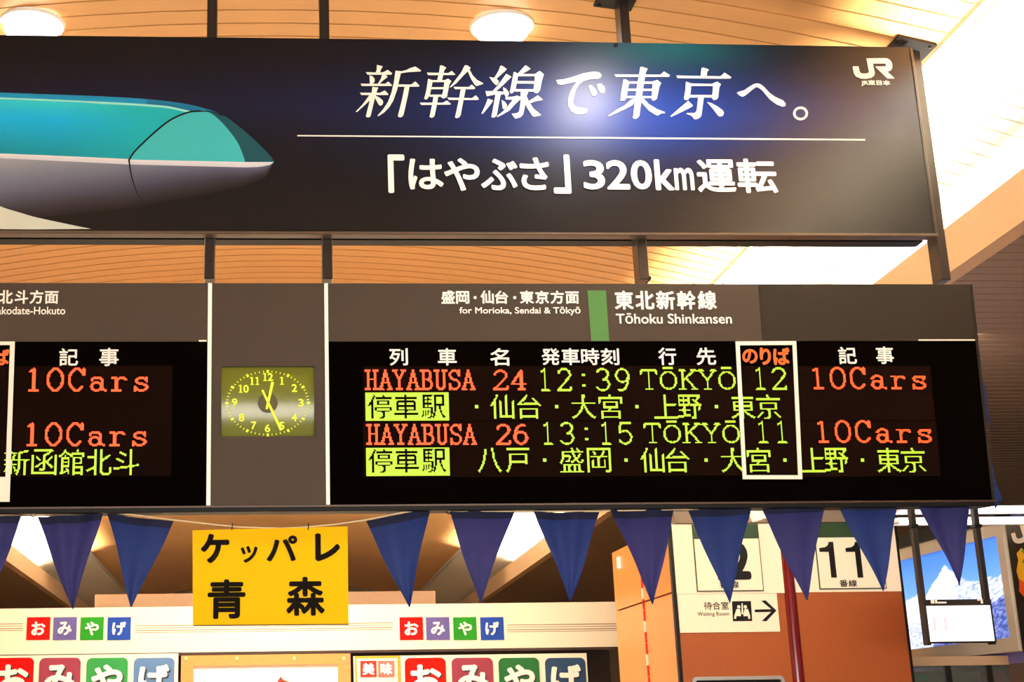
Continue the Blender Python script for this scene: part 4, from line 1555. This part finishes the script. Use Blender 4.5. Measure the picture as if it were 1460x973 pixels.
f_t0, f_t1 = X_(1283, 803), X_(1428, 763)
f_b0, f_b1 = X_(1303, 929), X_(1448, 907)
zt_, zb_ = (f_t0[1] + f_t1[1]) / 2, (f_b0[1] + f_b1[1]) / 2
ua, ub = X_(1262, 870)[0], (f_t1[0] + f_b1[0]) / 2
M_ad = mat('backlit_print', (80, 120, 230), .3, attr=True, emit=1.0)
m = MB()
cc = []
NXa, NZa = 70, 60
for j in range(NZa + 1):
    for i in range(NXa + 1):
        u, v = i / NXa, j / NZa
        m.v.append((ua + (ub - ua) * u, 0, zb_ + (zt_ - zb_) * v))
        # printed picture: sky, two snow peaks, dark firs at the lower right
        ridge = max(.60 - abs(u - .30) * .8, .84 - abs(u - .56) * 1.5, .70 - abs(u - .62) * .6, .62 - abs(u - .92) * .1) + .008 * math.sin(u * 60)
        sky = mixc((120, 176, 255), (58, 118, 246), max(0, (v - .5) * 2))
        rn = random.random() ** 1.5
        snow = mixc((238, 242, 255), (196, 210, 250), rn * .6)
        if u > .62 and v > .35:
            snow = mixc(snow, (110, 140, 226), rn * .8)
        fir = mixc((50, 66, 140), (150, 168, 235), rn)
        treeline = .12 + max(0, u - .55) * .75
        c = sky if v > ridge else (fir if v < treeline else snow)
        if v <= ridge and v < .3 and u < .4:
            c = mixc(snow, (110, 140, 220), rn * .7)
        cc.append(lin(c) + (1.0,))
for j in range(NZa):
    for i in range(NXa):
        p = j * (NXa + 1) + i
        m.f.append((p, p + 1, p + NXa + 2, p + NXa + 1))
colored('backlit_face', m, cc, M_ad, ad)
fw = .09
obj('frame', MB().ring([(ua - fw, zb_ - fw), (ub + fw, zb_ - fw), (ub + fw, zt_ + fw), (ua - fw, zt_ + fw)], [(ua, zb_), (ub, zb_), (ub, zt_), (ua, zt_)], -.04, .05), mat('cream_frame', (240, 226, 206), .4, noise=.01), ad)
obj('top_cover', MB().box(ua - fw, ub + fw, -.07, .03, zt_ + fw, zt_ + fw + .09), M_black, ad)
wv = MB().box(XA + .06, XA + .2, 5.6, 13.9, zb_ - .16, PA(1350, 756)[1])
obj('wall_side', MB().box(XA + .06, XA + .2, 5.6, 13.9, 0, zb_ - .16), mat('brown_dado', (112, 92, 76), .5, noise=.05), None, WORLD, kind='structure')
obj('wall_side', wv, mat('violet_blue_reflection', (128, 124, 214), .3, noise=.04), None, WORLD, kind='structure')  # violet-blue reflection painted onto the upper wall
# second poster, nearer, dark with the railway mark and splashes of colour
p2 = thing('dark_poster', 'dark poster with a white railway mark and flame colours at the right edge', 'poster', PA)
q0, q1 = X_(1437, 830)[0] , X_(1437, 830)[0] + 1.0
q0 = ub + fw + .03
obj('poster_sheet', MB().box(q0, q0 + .9, -.03, .03, zb_ - .1, zt_ + fw), mat('poster_charcoal', (34, 30, 28), .35, noise=.02), p2)
s = (zt_ - zb_)
m = MB()
jx0, jx1, jz0, jz1 = q0 + .06, q0 + .42, zt_ - .02 - s * .1, zt_ + fw - .05
m.prism([(jx0 + (p[0] - 165) / 965 * (jx1 - jx0), jz1 - (p[1] - 135) / 480 * (jz1 - jz0)) for p in JR], -.032)
obj('railway_logo', m, M_white, p2)
for nm, rgb, zz, x0 in (('yellow_splash', (250, 190, 40), .62, .04), ('green_splash', (60, 170, 80), .74, .12), ('orange_splash', (240, 96, 24), .5, .0), ('white_splash', (245, 240, 230), .34, .06)):
    m = MB()
    rn = random.Random(nm)
    cx, cz = q0 + .18 + x0, zb_ + s * zz
    m.prism([(cx + (.07 + rn.random() * .12) * c_(k * math.pi / 8), cz + (.05 + rn.random() * .12) * s_(k * math.pi / 8)) for k in range(16)], -.034 - zz * .002)
    obj(nm, m, mat(nm, rgb, .4, noise=0), p2)

# fluorescent tubes in front of that wall
PT = yplane(8.2)
for k, (y, lab) in enumerate(((726.0, 'upper bright fluorescent tube at the lower right corner of the board'), (742.0, 'lower bright fluorescent tube just above the mountain advert'))):
    xa, z = PT(1281, y + 1.5)
    xb = PT(1520, y)[0]
    t = thing('fluorescent_tube', lab, 'light', PT, 'paired fluorescent tubes')
    obj('tube', MB().tube([(xa, 0, z), (xb, 0, z)], .021, 12), mat('tube_glow', (255, 246, 255), .4, emit=3.0), t, smooth=True)
    obj('end_cap', MB().tube([(xa - .03, 0, z), (xa, 0, z)], .019, 10), M_whitetrim, t, smooth=True)
    obj('batten', MB().box(xa - .03, xb, .03, .07, z - .02, z + .02), M_whitetrim, t)
hz = PT(1400, 734)[1] + CAMZ
# small hanging information sign on two posts
PH = yplane(8.0)
hs = thing('hanging_sign', 'small white screen in a dark frame hung on two posts', 'sign', PH)
s0 = PH.rect(1319.5, 855, 1417.5, 917)
M_dkf = mat('dark_grey_frame', (36, 30, 26), .5, noise=.02, spec=.2)
obj('frame', MB().box(s0[0], s0[2], 0, .06, s0[1], s0[3], .004), M_dkf, hs)
s1 = PH.rect(1323.5, 864, 1414.5, 915)
obj('screen', MB().box(s1[0], s1[2], -.004, .0, s1[1], s1[3]), mat('white_screen', (255, 252, 250), .4, emit=1.05), hs)
m = MB()
put_text(m, PH, '11', 1330, 881, 1349, 900, -.006, .02)
obj('numerals', m, mat('faint_pink_numeral', (228, 204, 206), .5, noise=0, emit=.95), hs)
m = MB()
for x0, x1, y0, y1 in ((1327, 1332, 855.5, 861), (1333, 1336, 854, 861), (1337, 1349, 858.5, 861), (1393, 1397, 853.5, 857), (1398, 1401, 855, 861)):
    q = PH.rect(x0, y0, x1, y1)
    m.box(q[0], q[2], -.003, .0, q[1], q[3])
obj('caption_marks', m, M_white, hs, kind='stuff')
for x in (1307.5, 1406):
    xx = PH(x + (0 if x < 1350 else -3), 800)[0]
    xx = s0[0] + .012 if x < 1350 else s0[2] - .012
    obj('post', MB().box(xx - .015, xx + .015, .015, .055, s0[1] - .01, PH(x, 700)[1], .003), M_dkf, hs)
    obj('hanger', MB().box(xx - .008, xx + .008, .03, .045, PH(x, 700)[1], Z_BB + .012 + SLOPE * 3 - CAMZ), M_dkf, hs)
    obj('post_joint', MB().box(xx - .022, xx + .022, .01, .06, PH(x, 752)[1], PH(x, 747)[1], .002), M_black, hs)

# kiosk below the advert: glass screens, shelf, lights
PKk = yplane(9.4)
kz = PKk.rect(1292, 936, 1480, 1010)
kk = thing('kiosk_counter', 'grey brown glass fronted kiosk at the lower right corner', 'kiosk', Matrix.Translation((kz[0], 9.4, 0)))
w = kz[2] - kz[0]
H1 = CAMZ + kz[3]
M_kb = mat('kiosk_panel', (128, 112, 98), .4, noise=.08, scale=6)
obj('cabinet', MB().box(0, w, .1, .6, 0, H1 - .1), M_kb, kk)
obj('top_rail', MB().box(0, w, 0, .6, H1 - .06, H1), M_fascia, kk)
for i in range(4):
    x = w * (i + .02) / 3.2
    obj('mullion', MB().box(x, x + .03, 0, .05, 0, H1 - .06), M_dkf, kk)
for i, (x, z, rgb, nm) in enumerate(((.03, .13, (70, 150, 80), 'green_pack'), (.34, .22, (235, 180, 110), 'tan_pack'), (.62, .12, (150, 40, 34), 'dark_red_pack'), (.66, .24, (196, 130, 110), 'rose_pack'), (.12, .24, (230, 226, 220), 'white_pack'))):
    q = MB().box(w * x, w * x + .16, .06, .1, H1 - z - .07, H1 - z + .02, .004)
    obj('display_card', q, mat(nm, rgb, .5, noise=.1), kk)
gm = mat('clear_glass', (200, 210, 205), .05, noise=0)
gm.node_tree.nodes['Principled BSDF'].inputs['Transmission Weight'].default_value = .9
obj('glass_pane', MB().box(0, w, .02, .026, 0, H1 - .06), gm, kk)
bpy.context.view_layer.update()
